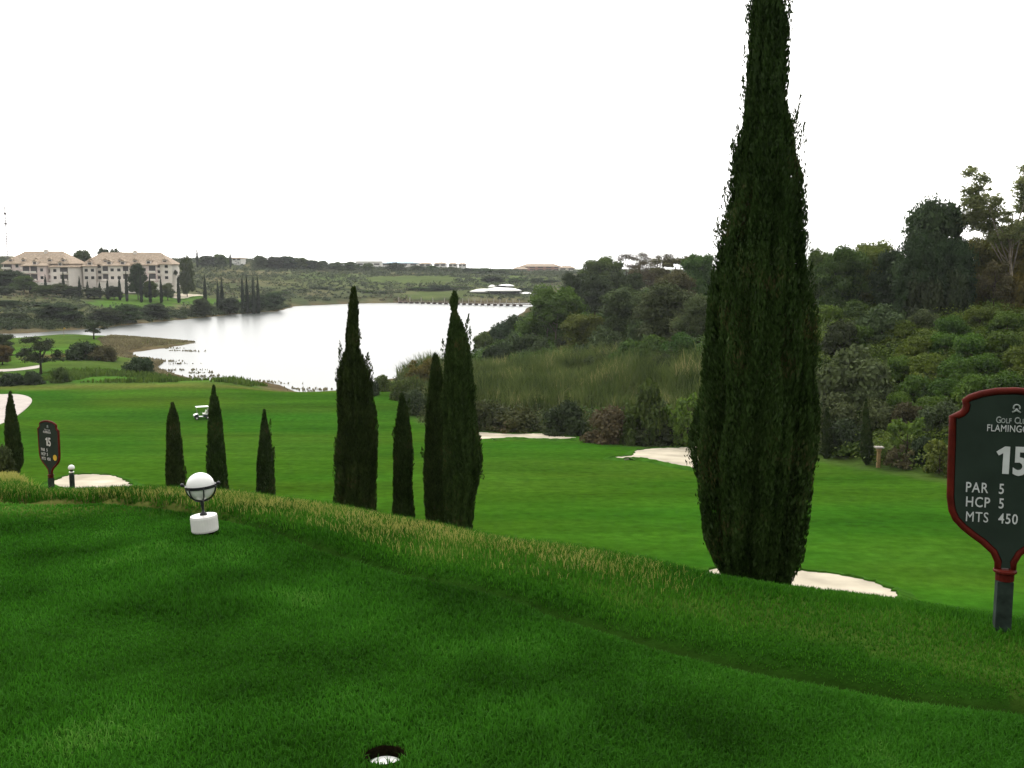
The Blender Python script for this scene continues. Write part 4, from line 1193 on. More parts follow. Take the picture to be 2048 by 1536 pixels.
# ------------------------------------------------------------------ text
def text_mesh(body, size, mat, name, bold=0.0, extrude=0.0015, align='LEFT', spacing=1.0):
    c = bpy.data.curves.new(name, 'FONT')
    c.body = body; c.size = size; c.extrude = extrude; c.offset = bold; c.align_x = align; c.space_character = spacing
    c.resolution_u = 3
    o = bpy.data.objects.new(name + '_tmp', c); COL.objects.link(o)
    dg = bpy.context.evaluated_depsgraph_get()
    me = bpy.data.meshes.new_from_object(o.evaluated_get(dg))
    bpy.data.objects.remove(o)
    bpy.data.curves.remove(c)
    me.name = name
    me.transform(Matrix.Rotation(math.pi / 2, 4, 'X'))
    me.materials.clear(); me.materials.append(mat)
    return me

# ------------------------------------------------------------------ hole signs
def make_sign():
    US, VS = 480.0, 436.0
    def cx(py): return 2021 + (py - 780) / 360.0 * -18
    def uv(px, py): return ((px - cx(py)) / US, (1140 - py) / VS + 0.28)
    left = [(1989, 1139), (1989, 1122), (1980, 1102), (1958, 1083), (1938, 1070), (1919, 1056), (1904, 1041), (1896, 1024), (1892.5, 998), (1894, 940), (1896, 880), (1897, 836),
            (1906, 834), (1916, 829), (1923, 821), (1925, 811), (1922, 804), (1932, 797), (1955, 789), (1985, 783), (2021, 781)]
    half = [uv(*p) for p in left]
    outline = half + [(-u, v) for u, v in reversed(half[:-1])]
    root = empty('hole_sign')
    # panel board
    cxm, czm = 0.0, sum(v for u, v in outline) / len(outline)
    inner = []
    n = len(outline)
    for i in range(n):
        a = Vector(outline[i - 1]); b = Vector(outline[i]); c = Vector(outline[(i + 1) % n])
        t = (c - a).normalized(); nr = Vector((t.y, -t.x))
        if nr.dot(Vector((cxm, czm)) - b) < 0 and abs(nr.dot(Vector((cxm, czm)) - b)) > 0.05: nr = -nr
        inner.append(b + nr * 0.016)
    pb = MB().prism([(p.x, p.y) for p in inner], -0.012, 0.012)
    pb.build('panel', M['panel'], root)
    # moulded frame: a tube run round the outline, slightly flattened
    fr = MB()
    pts = [Vector((u, 0, v)) for u, v in outline]
    fr.tube([pts[0] + Vector((0, 0, -0.01))] + pts[1:-1] + [pts[-1] + Vector((0, 0, -0.01))], 0.0165, 10)
    fo = fr.build('frame', M['red_frame'], root, smooth=True)
    # collar and post
    MB().lathe([(0.044, 0.272), (0.050, 0.276), (0.050, 0.284), (0.040, 0.29)], 20).build('collar', M['red_frame'], root, smooth=False)
    MB().lathe([(0.040, 0.238), (0.040, 0.272)], 16).build('sleeve', M['red_frame'], root)
    MB().box(-0.034, 0.034, -0.034, 0.034, -0.35, 0.238).build('post', M['post_green'], root, bevel=0.004)
    yf = -0.0155
    def put(body, px, py_base, cap_px, mat, bold=0.0, spacing=1.0, name='lettering', align='LEFT'):
        u, v = uv(px, py_base)
        size = cap_px / VS / 0.70
        o = link(name, text_mesh(body, size, mat, name, bold, align=align, spacing=spacing), root, (u - 0.010, yf, v))
        o.scale = (0.76, 1, 1)
        return o
    u1, v1 = uv(1984, 944); ch_ = 54 / VS
    dg1 = MB().prism([(u1 + .022, v1), (u1 + .049, v1), (u1 + .049, v1 + ch_), (u1 + .028, v1 + ch_), (u1 - .006, v1 + ch_ * .80), (u1 + .004, v1 + ch_ * .66), (u1 + .022, v1 + ch_ * .76)], yf - 0.0015, yf + 0.0015)
    dg1.build('hole_number', M['letter'], root)
    put('5', 2018, 944, 54, M['letter'], 0.0045, 1.0, 'hole_number')
    put('PAR', 1926, 984, 20, M['letter'], 0.0005, 1.12)
    put('5', 1992, 984, 20, M['letter'], 0.0005)
    put('HCP', 1926, 1013, 20, M['letter'], 0.0005, 1.12)
    put('5', 1992, 1013, 20, M['letter'], 0.0005)
    put('MTS', 1926, 1043, 20, M['letter'], 0.0, 1.12)
    put('450', 1992, 1043, 20, M['letter'], 0.0005, 1.12)
    put('G', 1986, 844, 12.5, M['letter_small'], 0.0004); put('OLF', 1996, 844, 9.5, M['letter_small'], 0.0003, 1.05)
    put('C', 2022, 844, 12.5, M['letter_small'], 0.0004); put('LUB', 2032, 844, 9.5, M['letter_small'], 0.0003, 1.05)
    put('FLAMINGOS', 1968, 861, 13.5, M['letter'], 0.0, 1.04)
    # crest: ring over two spreading feet
    em = MB()
    cxu, czu = uv(2022, 813)
    em.tube([(cxu + 0.013 * math.cos(a), yf, czu + 0.013 * math.sin(a)) for a in np.linspace(-0.6, math.pi + 0.6, 14)], 0.0035, 6)
    em.tube([(cxu, yf, czu - 0.004), (cxu - 0.004, yf, czu - 0.014), (cxu - 0.017, yf, czu - 0.022)], [0.003, 0.0045, 0.004], 6)
    em.tube([(cxu, yf, czu - 0.004), (cxu + 0.004, yf, czu - 0.014), (cxu + 0.017, yf, czu - 0.022)], [0.003, 0.0045, 0.004], 6)
    em.build('emblem', M['letter_small'], root, smooth=True)
    return root

sign = make_sign()
sp0 = place(2003, 4.41)
sign.location = sp0; sign.rotation_euler = (0, 0, R(-16))
tag(sign, 'near dark green hole sign with red brown frame on a square post', 'sign', 'golf hole signs')
sign2 = copy_tree(sign)
ps = place(111, 14.3)
sign2.location = (ps.x, ps.y, z_at(986, 14.3))
sign2.rotation_euler = (0, 0, R(-32)); sign2.scale = (0.96, 0.96, 0.96)
sign2['label'] = 'distant hole sign turned sideways with a yellow disc on its panel'
dm = MB(); dm.add([(0.045 * math.cos(a), -0.0165, 0.045 * math.sin(a)) for a in np.linspace(0, 2 * math.pi, 25)[:-1]] +
                  [(0.045 * math.cos(a), -0.012, 0.045 * math.sin(a)) for a in np.linspace(0, 2 * math.pi, 25)[:-1]],
                  [tuple(reversed(range(24)))] + [(i, (i + 1) % 24, 24 + (i + 1) % 24, 24 + i) for i in range(24)])
dk = dm.build('yellow_disc', M['yellow'], sign2, loc=(0.150, 0, 0.56))

# ------------------------------------------------------------------ white ball tee marker
pm = place(411, lawn_d(1074))
tm = empty('tee_marker', (pm.x, pm.y, gz1(pm.x, pm.y)))
tag(tm, 'white ball held in a black iron ring on a white round base', 'tee marker')
tm.rotation_euler = (0, R(-4.0), 0)
S_ = depth_of(pm) / F
def zz(py): return (1072 - py) * S_ * 1.02
rb = 27.5 * S_
drum = MB(); rd = 26.5 * S_
drum.lathe([(rd * 0.96, zz(1067)), (rd, zz(1064)), (rd, zz(1040)), (rd * 0.96, zz(1036)), (rd * 0.5, zz(1035))], 32).build('base', M['white_paint'], tm, smooth=False)
MB().lathe([(rd * 0.85, -0.03), (rd * 0.85, zz(1067))], 24).build('foot', M['soil'], tm)
st = MB()
st.lathe([(0.024, zz(1036)), (0.022, zz(1032)), (0.009, zz(1029)), (0.0075, zz(1022)), (0.011, zz(1015)), (0.012, zz(1009)), (0.006, zz(1006))], 14).build('stem', M['iron'], tm, smooth=True)
bz = zz(978)
ball = MB(); ball.lathe([(max(0.0005, rb * math.cos(a)), rb * math.sin(a)) for a in np.linspace(-math.pi / 2, math.pi / 2, 25)], 40, center=(0, 0, bz)).build('ball', M['white_plastic'], tm, smooth=True)
cr = MB()
ring_r = rb + 0.006
for (za, zb) in ((-0.009, 0.009),):
    pr = []
    n = 48
    V = []
    for k in range(n):
        a = 2 * math.pi * k / n
        for (dr_, dz_) in ((0, za), (0.006, za), (0.006, zb), (0, zb)):
            V.append(((ring_r + dr_ - 0.004) * math.cos(a), (ring_r + dr_ - 0.004) * math.sin(a), bz + dz_))
    cr.add(V, [(k * 4 + j, k * 4 + (j + 1) % 4, ((k + 1) % n) * 4 + (j + 1) % 4, ((k + 1) % n) * 4 + j) for k in range(n) for j in range(4)])
cr.build('ring', M['iron'], tm)
cd = MB()
for az in (0.0, R(62), R(118)):
    pts = []
    for a in np.linspace(math.pi, 2 * math.pi, 25):
        r_ = ring_r + 0.003
        pts.append((r_ * math.cos(a) * math.cos(az), r_ * math.cos(a) * math.sin(az), bz + r_ * math.sin(a)))
    cd.tube(pts, 0.0055 if az == 0 else 0.0045, 8)
cd.build('cradle', M['iron'], tm, smooth=True)
for s_ in (-1, 1):
    kb = MB(); kr = 0.0125
    kb.tube([(s_ * (ring_r - 0.002), 0, bz + 0.004), (s_ * (ring_r + 0.016), 0, bz + 0.012)], 0.005, 8)
    kb.lathe([(max(.0004, kr * math.cos(a)), kr * math.sin(a)) for a in np.linspace(-math.pi / 2, math.pi / 2, 9)], 12, center=(s_ * (ring_r + 0.022), 0, bz + 0.014))
    kb.build('knob', M['iron'], tm, smooth=True)

# ------------------------------------------------------------------ bollard light
d_b = 16.5
pb_ = place(153, d_b)
bl = empty('bollard_light', (pb_.x, pb_.y, pb_.z))
tag(bl, 'dark bollard lamp with a white domed cap in front of the sand patch', 'bollard lamp')
tb_ = depth_of(pb_) / F
zt = z_at(930, d_b) - pb_.z; sc_ = 1.0
def zb(py): return z_at(py, d_b) - pb_.z
MB().lathe([(0.042, -0.3), (0.042, zb(949)), (0.036, zb(948))], 16).build('post', M['post_green'], bl)
MB().lathe([(0.024, zb(948)), (0.024, zb(938))], 14).build('lamp_neck', M['dark_glass'], bl)
MB().lathe([(0.040, zb(945)), (0.043, zb(944)), (0.040, zb(943))], 16).build('louvre', M['white_plastic'], bl)
MB().lathe([(0.052, zb(938)), (0.054, zb(936)), (0.045, zb(932)), (0.022, zb(930)), (0.004, zb(929.6))], 20).build('cap', M['white_plastic'], bl, smooth=True)

# ------------------------------------------------------------------ sunken hole in the lawn
hz = EYE - (LAWN0 + LAWNS * HOLE[1])
hz = gz1(HOLE[0] + 0.1, HOLE[1])
hl = empty('sunken_hole', (HOLE[0], HOLE[1], hz))
tag(hl, 'small dark hole sunk into the lawn with a white bottom', 'hole')
hw = MB(); n = 28
hw.add([(0.063 * math.cos(2 * math.pi * k / n), 0.063 * math.sin(2 * math.pi * k / n), z) for z in (-0.11, 0.004) for k in range(n)],
       [(k, k + n, (k + 1) % n + n, (k + 1) % n) for k in range(n)])
hw.build('earth_wall', M['soil'], hl, smooth=True)
MB().lathe([(0.058, -0.09), (0.058, -0.030), (0.050, -0.026), (0.02, -0.024)], 26).build('cap', M['white_plastic'], hl)

# ------------------------------------------------------------------ golf cart
def make_cart():
    r = empty('golf_cart')
    b = MB()
    b.prism([(-1.15, 0.28), (-1.12, 0.62), (-0.95, 0.74), (-0.55, 0.80), (-0.48, 0.42), (0.15, 0.40), (0.18, 0.66), (0.95, 0.70), (1.12, 0.55), (1.12, 0.30)], -0.58, 0.58)
    b.build('body', M['cart_dark'], r, bevel=0.05)
    MB().prism([(-1.17, 0.60), (-1.0, 0.76), (-0.55, 0.83), (-0.53, 0.78), (-0.98, 0.70), (-1.12, 0.56)], -0.56, 0.56).build('bonnet', M['white_plastic'], r)
    s = MB(); s.box(0.1, 0.62, -0.52, 0.52, 0.70, 0.84); s.prism([(0.55, 0.82), (0.70, 1.28), (0.62, 1.30), (0.46, 0.84)], -0.52, 0.52)
    s.build('seat', M['white_paint'], r, bevel=0.03)
    MB().box(-0.85, 0.95, -0.62, 0.62, 1.80, 1.87).build('roof', M['white_plastic'], r, bevel=0.03)
    for sx, tx in ((-0.62, -0.78), (0.85, 0.85)):
        for sy in (-0.56, 0.56):
            MB().tube([(sx, sy, 0.75), (tx, sy, 1.81)], 0.022, 6).build('roof_post', M['mast'], r)
    for wx in (-0.78, 0.78):
        for sy in (-1, 1):
            w = MB(); w.tube([(wx, sy * 0.44, 0.23), (wx, sy * 0.62, 0.23)], 0.23, 18); wo = w.build('wheel', M['black_rubber'], r)
            MB().tube([(wx, sy * 0.60, 0.23), (wx, sy * 0.63, 0.23)], 0.12, 12).build('hub', M['white_paint'], wo)
    MB().tube([(-0.45, -0.28, 0.72), (-0.22, -0.28, 1.0)], 0.02, 6).build('steering_column', M['iron'], r)
    sw = MB(); sw.tube([(-0.20 + 0.10 * math.cos(a) * .5, -0.28 + 0.17 * math.sin(a), 1.02 + 0.14 * math.cos(a)) for a in np.linspace(0, 2 * math.pi, 15)], 0.014, 6, cap=False)
    sw.build('steering_wheel', M['iron'], r)
    for sy in (-0.25, 0.25):
        g_ = MB(); g_.lathe([(0.11, 0.62), (0.12, 0.95), (0.14, 1.32), (0.13, 1.36)], 12, center=(0.95, sy, 0.05)); g_.build('golf_bag', M['maroon'] if sy < 0 else M['white_plastic'], r)
    for sy in (-0.42, 0.42):
        MB().lathe([(0.002, -0.03), (0.05, -0.02), (0.06, 0.0), (0.05, 0.02), (0.002, 0.03)], 10, center=(-1.14, sy, 0.52)).build('headlight', M['white_plastic'], r)
    return r
cart = make_cart()
ch = hit(404, 838, 60)
cart.location = (ch.x, ch.y, gz1(ch.x, ch.y)); cart.rotation_euler = (0, 0, R(24)); cart.scale = (0.88, 0.88, 0.88)
tag(cart, 'small white roofed golf cart driving on the green fairway', 'golf cart')

# ------------------------------------------------------------------ small fixtures
p = place(768, 166)
ub = empty('utility_cabinet', p); tag(ub, 'grey utility cabinet by the near shore between the cypresses', 'cabinet')
hcab = z_at(771, 166) - p.z
MB().box(-0.65, 0.65, -0.35, 0.35, -0.2, hcab - 0.1).build('cabinet_body', M['grey_box'], ub, bevel=0.02)
MB().box(-0.72, 0.72, -0.42, 0.42, hcab - 0.1, hcab).build('lid', M['far_white'], ub)
for s_ in (-0.32, 0.32):
    MB().box(s_ - 0.28, s_ + 0.28, -0.375, -0.352, 0.1, hcab - 0.22).build('door', M['grey_box'], ub)

d_w = hit(1757, 936, 60).y
p = place(1757, d_w, 915)
wp = empty('ball_washer', p); tag(wp, 'tan wooden post with a flat cap at the edge of the fairway', 'post')
hp = z_at(893, d_w) - p.z
MB().box(-0.13, 0.13, -0.13, 0.13, -0.3, hp - 0.12).build('post', M['wood'], wp, bevel=0.02)
MB().box(-0.34, 0.34, -0.3, 0.3, hp - 0.12, hp).build('cap', M['path'], wp, bevel=0.02)
MB().box(-0.18, 0.18, -0.18, 0.18, hp - 0.38, hp - 0.122).build('washer_box', M['wood'], wp, bevel=0.02)

ph = hit(128, 672, 200)
fl = empty('flagstick', (ph.x, ph.y, gz1(ph.x, ph.y))); tag(fl, 'thin flagstick on the green beside the left arm of the lake', 'flagstick')
MB().tube([(0, 0, -0.2), (0, 0, 2.4)], 0.04, 6).build('pole', M['wood'], fl)
MB().prism([(0, 2.38), (0.0, 1.95), (0.55, 2.1), (0.5, 2.3)], -0.008, 0.008).build('flag', M['yellow'], fl)

# ------------------------------------------------------------------ apartment blocks on the far left
def hip_roof(mb, x0, x1, y0, y1, z0, h, over=0.8, m=0):
    x0 -= over; x1 += over; y0 -= over; y1 += over
    r = min((y1 - y0) / 2, (x1 - x0) / 2 * 0.55)
    ym = (y0 + y1) / 2
    V = [(x0, y0, z0), (x1, y0, z0), (x1, y1, z0), (x0, y1, z0), (x0 + r, ym, z0 + h), (x1 - r, ym, z0 + h),
         (x0, y0, z0 - 0.3), (x1, y0, z0 - 0.3), (x1, y1, z0 - 0.3), (x0, y1, z0 - 0.3)]
    mb.add(V, [(0, 1, 5, 4), (1, 2, 5), (2, 3, 4, 5), (3, 0, 4), (9, 8, 7, 6), (6, 7, 1, 0), (7, 8, 2, 1), (8, 9, 3, 2), (9, 6, 0, 3)], m)

def apartment(px0, px1, d, base_py, eave_py, top_py, label, wings, rz, seed):
    """wings: (from, to as fractions of the width, depth shift, eave lift, loggia columns)"""
    g_ = random.Random(seed)
    pc = place((px0 + px1) / 2, d, eave_py)
    S = depth_of(pc) / F
    W = (px1 - px0) * S
    zb_ = z_at(base_py, d); he = z_at(eave_py, d) - zb_; ht = z_at(top_py, d) - z_at(eave_py, d)
    r = empty('apartment_building', (pc.x, pc.y, zb_), rz)
    tag(r, label, 'building', 'apartment blocks on the hill beyond the lake')
    D = 15.0
    for (a, b, sh, lift, cols, roof_h) in wings:
        x0, x1 = -W / 2 + a * W, -W / 2 + b * W
        h = he + lift
        MB().box(x0, x1, sh, sh + D, -6, h).build('wall', M[g_.choice(['wall_pink', 'wall_cream'])], r)
        rf = MB(); hip_roof(rf, x0, x1, sh, sh + D, h, ht * roof_h)
        ro = rf.build('roof', M['roof_tile'], r)
        # dormers
        nd = max(1, int((x1 - x0) / 6.5))
        for i in range(nd):
            dx = x0 + (x1 - x0) * (i + 0.5) / nd
            w = 1.1
            dmr = MB(); dmr.box(dx - w, dx + w, sh + 0.8, sh + 4.2, h + 0.5, h + 2.0)
            dmr.add([(dx - w - .3, sh + 0.6, h + 2.0), (dx + w + .3, sh + 0.6, h + 2.0), (dx, sh + 0.6, h + 3.0), (dx - w - .3, sh + 5, h + 2.0), (dx + w + .3, sh + 5, h + 2.0), (dx, sh + 5, h + 3.0)],
                    [(0, 1, 2), (5, 4, 3), (0, 2, 5, 3), (1, 4, 5, 2), (0, 3, 4, 1)], 1)
            do = dmr.build('dormer', [M['wall_cream'], M['roof_tile']], ro)
            MB().box(dx - 0.75, dx + 0.75, sh + 0.77, sh + 0.797, h + 0.7, h + 1.75).build('dormer_window', M['shade'], r)
        if roof_h > 0.8:
            MB().box(x0 + (x1 - x0) * 0.55 - .8, x0 + (x1 - x0) * 0.55 + .8, sh + D * .4, sh + D * .4 + 1.4, h + 1, h + ht * roof_h + 1.0).build('chimney', M['wall_cream'], ro)
        floors = max(2, int(round(h / 3.3)))
        fh = h / floors
        for fl_ in range(floors):
            z0 = fl_ * fh
            for ci, ck in enumerate(cols):
                cx0 = x0 + (x1 - x0) * ci / len(cols); cx1 = x0 + (x1 - x0) * (ci + 1) / len(cols); m_ = (cx0 + cx1) / 2; cw = cx1 - cx0
                if ck == 'L':
                    MB().box(cx0 + 0.35, cx1 - 0.35, sh - 0.03, sh + 0.05, z0 + 0.35, z0 + fh - 0.45).build('loggia', M['shade'], r)  # flat panel on the wall, recess shade put into its dark colour
                    bo = MB().box(cx0 + 0.1, cx1 - 0.1, sh - 1.5, sh - 1.36, z0 + 0.05, z0 + 1.05).box(cx0 + 0.1, cx1 - 0.1, sh - 1.36, sh - 0.04, z0 + 0.05, z0 + 0.22)
                    bo.build('balcony', M['wall_cream'], r)
                else:
                    w = min(0.8, cw * 0.25)
                    wf = MB().box(m_ - w - .12, m_ + w + .12, sh - 0.05, sh + 0.02, z0 + 0.8, z0 + 2.5).build('window', M['wall_cream'], r)
                    MB().box(m_ - w, m_ + w, sh - 0.08, sh - 0.052, z0 + 0.92, z0 + 2.38).build('pane', M['dark_glass'], wf)
    # garden terrace wall below
    MB().box(-W * 0.28, W * 0.5, -4.5, -0.1, -6, -0.6).build('terrace', M['wall_cream'], r)
    return r
apartment(-13, 136, 500, 562, 527, 502, 'left white apartment block with long tiled roof beside the mast',
          [(0.02, 0.98, 4.0, 0.0, 'LwLLwLw', 1.0), (0.36, 0.70, 0.6, -1.0, 'LLw', 0.45), (0.74, 1.0, 2.2, -1.6, 'wL', 0.5)], R(-8), 3)
apartment(162, 337, 510, 562, 528, 504, 'right pinkish apartment block with tiled roof behind the round pine',
          [(0.0, 1.0, 4.0, 0.0, 'wwLwLwLw', 1.0), (0.24, 0.54, 0.6, -0.7, 'LwwL', 0.45), (0.66, 0.84, 1.4, -0.4, 'wL', 0.5), (0.02, 0.16, 1.8, -1.0, 'ww', 0.5)], R(4), 5)
T('round', 'dark_leaf', 162, 505, 520, 20, 'dark slim tree filling the gap between the two apartment blocks', group='far trees around the apartment blocks', seed=1, base_py=570)

# lattice mast
dmast = 620
pmst = place(17, dmast)
ms = empty('radio_mast', pmst); tag(ms, 'very thin tall radio mast behind the left apartment block', 'mast')
hm = z_at(403, dmast) - pmst.z
lat = MB()
for k in range(3):
    a = k * 2.094
    lat.tube([(0.45 * math.cos(a), 0.45 * math.sin(a), 0), (0.25 * math.cos(a), 0.25 * math.sin(a), hm * 0.93)], 0.09, 5)
nst = 26
for i in range(nst):
    z0, z1 = hm * 0.93 * i / nst, hm * 0.93 * (i + 1) / nst
    r0, r1 = 0.45 - 0.2 * i / nst, 0.45 - 0.2 * (i + 1) / nst
    for k in range(3):
        a, b = k * 2.094, (k + 1) * 2.094
        lat.tube([(r0 * math.cos(a), r0 * math.sin(a), z0), (r1 * math.cos(b), r1 * math.sin(b), z1)], 0.05, 4)
lat.build('lattice', M['mast'], ms)
MB().tube([(0, 0, hm * 0.92), (0, 0, hm)], 0.07, 5).build('aerial', M['mast'], ms)
for fz in (0.68, 0.82):
    MB().box(-0.7, 0.7, -0.5, 0.5, hm * fz, hm * fz + 1.2).build('antenna_box', M['mast'], ms)

# ------------------------------------------------------------------ far cypress rows and far trees
ORD = ['first', 'second', 'third', 'fourth', 'fifth', 'sixth', 'seventh', 'eighth', 'ninth', 'tenth', 'eleventh', 'twelfth', 'thirteenth', 'fourteenth', 'fifteenth', 'sixteenth', 'seventeenth', 'eighteenth']
fcm, fct = cypress_meshes([(0.3, -0.75, 0.75), (1.5, -1.0, 1.0), (5, -1.0, 1.0), (8, -.7, .7), (10.5, -.3, .3), (12, -.03, .03)], 77, 0.28, 0.5, 10, 'cypress_far')
def far_cypress(px, d, top, w, label, group):
    p = place(px, d)
    h = z_at(top, d) - p.z
    o = empty('cypress_tree', p, random.uniform(0, 6)); k = max(w, 5.0) / F * depth_of(p) / 2.0
    o.scale = (k, k, max(3.0, h) / 12.0)
    tag(o, label, 'tree', group)
    link('trunk', fct, o); link('crown', fcm, o)
rowA = [(62, 452, 572), (92, 450, 548), (128, 455, 540), (160, 450, 552), (176, 452, 560), (200, 455, 562), (216, 452, 556), (240, 455, 550), (254, 452, 540), (283, 455, 545), (301, 458, 548), (323, 460, 553)]
for i, (px, d, top) in enumerate(rowA):
    far_cypress(px, d, top, 7, '%s from the left of the slim dark cypresses below the apartment blocks' % ORD[i], 'cypresses below the apartment blocks')
rowB = [(358, 470, 550), (411, 462, 548), (437, 448, 560), (445, 452, 552), (486, 462, 550), (495, 458, 548), (508, 458, 546), (517, 462, 550)]
for i, (px, d, top) in enumerate(rowB):
    far_cypress(px, d, top, 8, '%s from the left of the dark cypresses on the far shore green' % ORD[i], 'cypresses on the far shore green')
far_cypress(395, 800, 494, 5, 'lone cypress standing up from the far left skyline', 'skyline cypresses')
far_cypress(461, 830, 501, 4, 'small cypress beside the white house on the far skyline', 'skyline cypresses')
G_F = 'far trees around the apartment blocks'
T('round', 'dark_leaf', 274, 470, 527, 32, 'dark rounded pine in front of the right apartment block', group=G_F, seed=0)
T('pine', 'dark_leaf', 345, 520, 540, 20, 'small tree at the right corner of the right apartment block', group=G_F, seed=1)
ft = [(20, 470, 540, 60, 'dark_leaf', 'dark tree before the left end of the left apartment block'),
      (48, 455, 552, 44, 'mid_leaf', 'green tree below the left apartment block'),
      (88, 450, 570, 40, 'mid_leaf', 'low green tree below the terrace of the left apartment block'),
      (118, 455, 566, 34, 'olive_leaf', 'olive tree below the right half of the left apartment block'),
      (145, 452, 572, 40, 'dark_leaf', 'dark tree below the gap between the apartment blocks'),
      (188, 452, 575, 36, 'dark_leaf', 'dark tree below the left corner of the right apartment block'),
      (228, 455, 572, 34, 'dark_leaf', 'dark tree below the middle of the right apartment block'),
      (300, 470, 562, 30, 'mid_leaf', 'green tree right of the rounded pine'),
      (335, 480, 566, 26, 'olive_leaf', 'olive tree below the right corner of the right apartment block'),
      (10, 440, 572, 40, 'dark_leaf', 'lowest dark tree at the left edge of the far shore'),
      (164, 560, 500, 40, 'mid_leaf', 'broad tree on the skyline between the two apartment blocks'),
      (205, 580, 496, 26, 'dark_leaf', 'dark tree showing above the roof of the right apartment block'),
      (232, 590, 497, 24, 'olive_leaf', 'olive tree above the roof of the right apartment block'),
      (120, 352, 606, 84, 'dark_leaf', 'large dark bush on the far left shore'),
      (25, 345, 625, 60, 'dark_leaf', 'dark bush at the left edge on the far shore'),
      (20, 390, 600, 50, 'olive_leaf', 'grey green tree above the far left shore'),
      (70, 400, 604, 40, 'dark_leaf', 'dark tree behind the large dark shore bush'),
      (210, 362, 616, 60, 'dark_leaf', 'dark bush right of the large dark shore bush'),
      (255, 375, 608, 54, 'mid_leaf', 'green bush on the far shore below the green'),
      (310, 398, 606, 50, 'dark_leaf', 'dark bush on the far shore below the sand bunker'),
      (402, 425, 596, 40, 'dark_leaf', 'dark bush right of the sand bunker on the far shore'),
      (460, 450, 596, 40, 'dark_leaf', 'dark shore bush below the dark cypresses'),
      (510, 470, 588, 50, 'dark_leaf', 'dark tree at the shore where the lake bends'),
      (545, 490, 586, 40, 'dark_leaf', 'dark tree at the tip of the far left shore')]
for px, d, top, w, lf, lb in ft:
    T('round', lf, px, d, top, w, lb, group=G_F)
# skyline trees on the far hill
gs = random.Random(12)
sk = [(372, 520, 512), (415, 820, 511), (440, 825, 508), (520, 830, 511), (548, 835, 513), (575, 840, 512), (600, 845, 515), (622, 850, 520), (645, 850, 521), (672, 860, 524), (700, 880, 523), (735, 900, 526), (790, 905, 525),
      (835, 910, 531), (865, 915, 531), (900, 915, 534), (940, 905, 536), (965, 900, 536), (1000, 900, 538), (1040, 890, 546)]
for i, (px, d, top) in enumerate(sk):
    T('round', gs.choice(['mid_leaf', 'olive_leaf', 'dark_leaf']), px, d, top, gs.uniform(24, 38), '%s from the left of the low trees along the far hill skyline' % (ORD + ['nineteenth', 'twentieth'])[i], group='low trees along the far hill skyline', sink=2.0)
fs_ = [(600, 640, 578, 46), (640, 650, 574, 44), (672, 650, 578, 40), (730, 645, 580, 46), (770, 640, 582, 44), (845, 660, 574, 60), (880, 660, 570, 50), (920, 665, 572, 46), (560, 600, 582, 40), (985, 720, 552, 40), (1030, 720, 556, 34), (1075, 720, 556, 34), (1100, 720, 560, 40), (1050, 660, 575, 40), (700, 655, 577, 44)]
for i, (px, d, top, w) in enumerate(sorted(fs_)):
    T('round', gs.choice(['mid_leaf', 'dark_leaf', 'dark_leaf']), px, d, top, w, '%s from the left of the rounded trees on the slope above the far shore' % ORD[i], group='rounded trees above the far shore', sink=1.0)

# ------------------------------------------------------------------ white pavilion by the far shore
dp = 640
pp = place(998, dp)
S = depth_of(pp) / F
pv = empty('pavilion', (pp.x, pp.y, z_at(590, dp))); tag(pv, 'white pavilion with low overlapping curved roofs at the far end of the lake', 'pavilion')
def shell(cx_, cy_, rx, ry, z0, h, name, mat):
    V = []; n1, n2 = 36, 8
    for j in range(n2):
        t = j / (n2 - 1) * 0.98
        for k in range(n1):
            a = 2 * math.pi * k / n1
            V.append((cx_ + rx * (1 - t) * math.cos(a), cy_ + ry * (1 - t) * math.sin(a), z0 + h * (1 - (1 - t) ** 2)))
    for k in range(n1):
        a = 2 * math.pi * k / n1
        V.append((cx_ + rx * .97 * math.cos(a), cy_ + ry * .97 * math.sin(a), z0 - 0.35))
    f = [(j * n1 + k, j * n1 + (k + 1) % n1, (j + 1) * n1 + (k + 1) % n1, (j + 1) * n1 + k) for j in range(n2 - 1) for k in range(n1)]
    b = n2 * n1
    f += [(b + k, b + (k + 1) % n1, (k + 1) % n1, k) for k in range(n1)] + [tuple(reversed(range(b, b + n1))), tuple((n2 - 1) * n1 + k for k in range(n1))]
    return MB().add(V, f).build(name, mat, pv, smooth=True)
k_ = S
shell(-30 * k_, 0, 30 * k_, 9, 2.2, 1.9, 'roof', M['far_white'])
shell(6 * k_, -2, 40 * k_, 11, 2.9, 2.2, 'roof', M['white_plastic'])
shell(-14 * k_, 3, 8 * k_, 4, 5.2, 1.3, 'upper_roof', M['far_white'])
shell(14 * k_, 3, 17 * k_, 7, 5.9, 0.9, 'upper_roof', M['white_plastic'])
shell(54 * k_, 1, 13 * k_, 6, 0.9, 1.0, 'roof', M['white_plastic'])
MB().lathe([(1, -4), (1, 0)], 3, center=(0, 0, -5)).build('footing', M['far_white'], pv)
gw = MB(); n = 36
gw.add([((8 + 36 * math.cos(2 * math.pi * k / n)) * k_, -1 + 10 * math.sin(2 * math.pi * k / n), z) for z in (-4, 2.3) for k in range(n)], [(k, (k + 1) % n, (k + 1) % n + n, k + n) for k in range(n)])
gw.build('glass_wall', M['dark_glass'], pv)
gw = MB()
gw.add([((10 + 16 * math.cos(2 * math.pi * k / n)) * k_, 2 + 6 * math.sin(2 * math.pi * k / n), z) for z in (4.6, 6.1) for k in range(n)], [(k, (k + 1) % n, (k + 1) % n + n, k + n) for k in range(n)])
gw.build('clerestory', M['dark_glass'], pv)
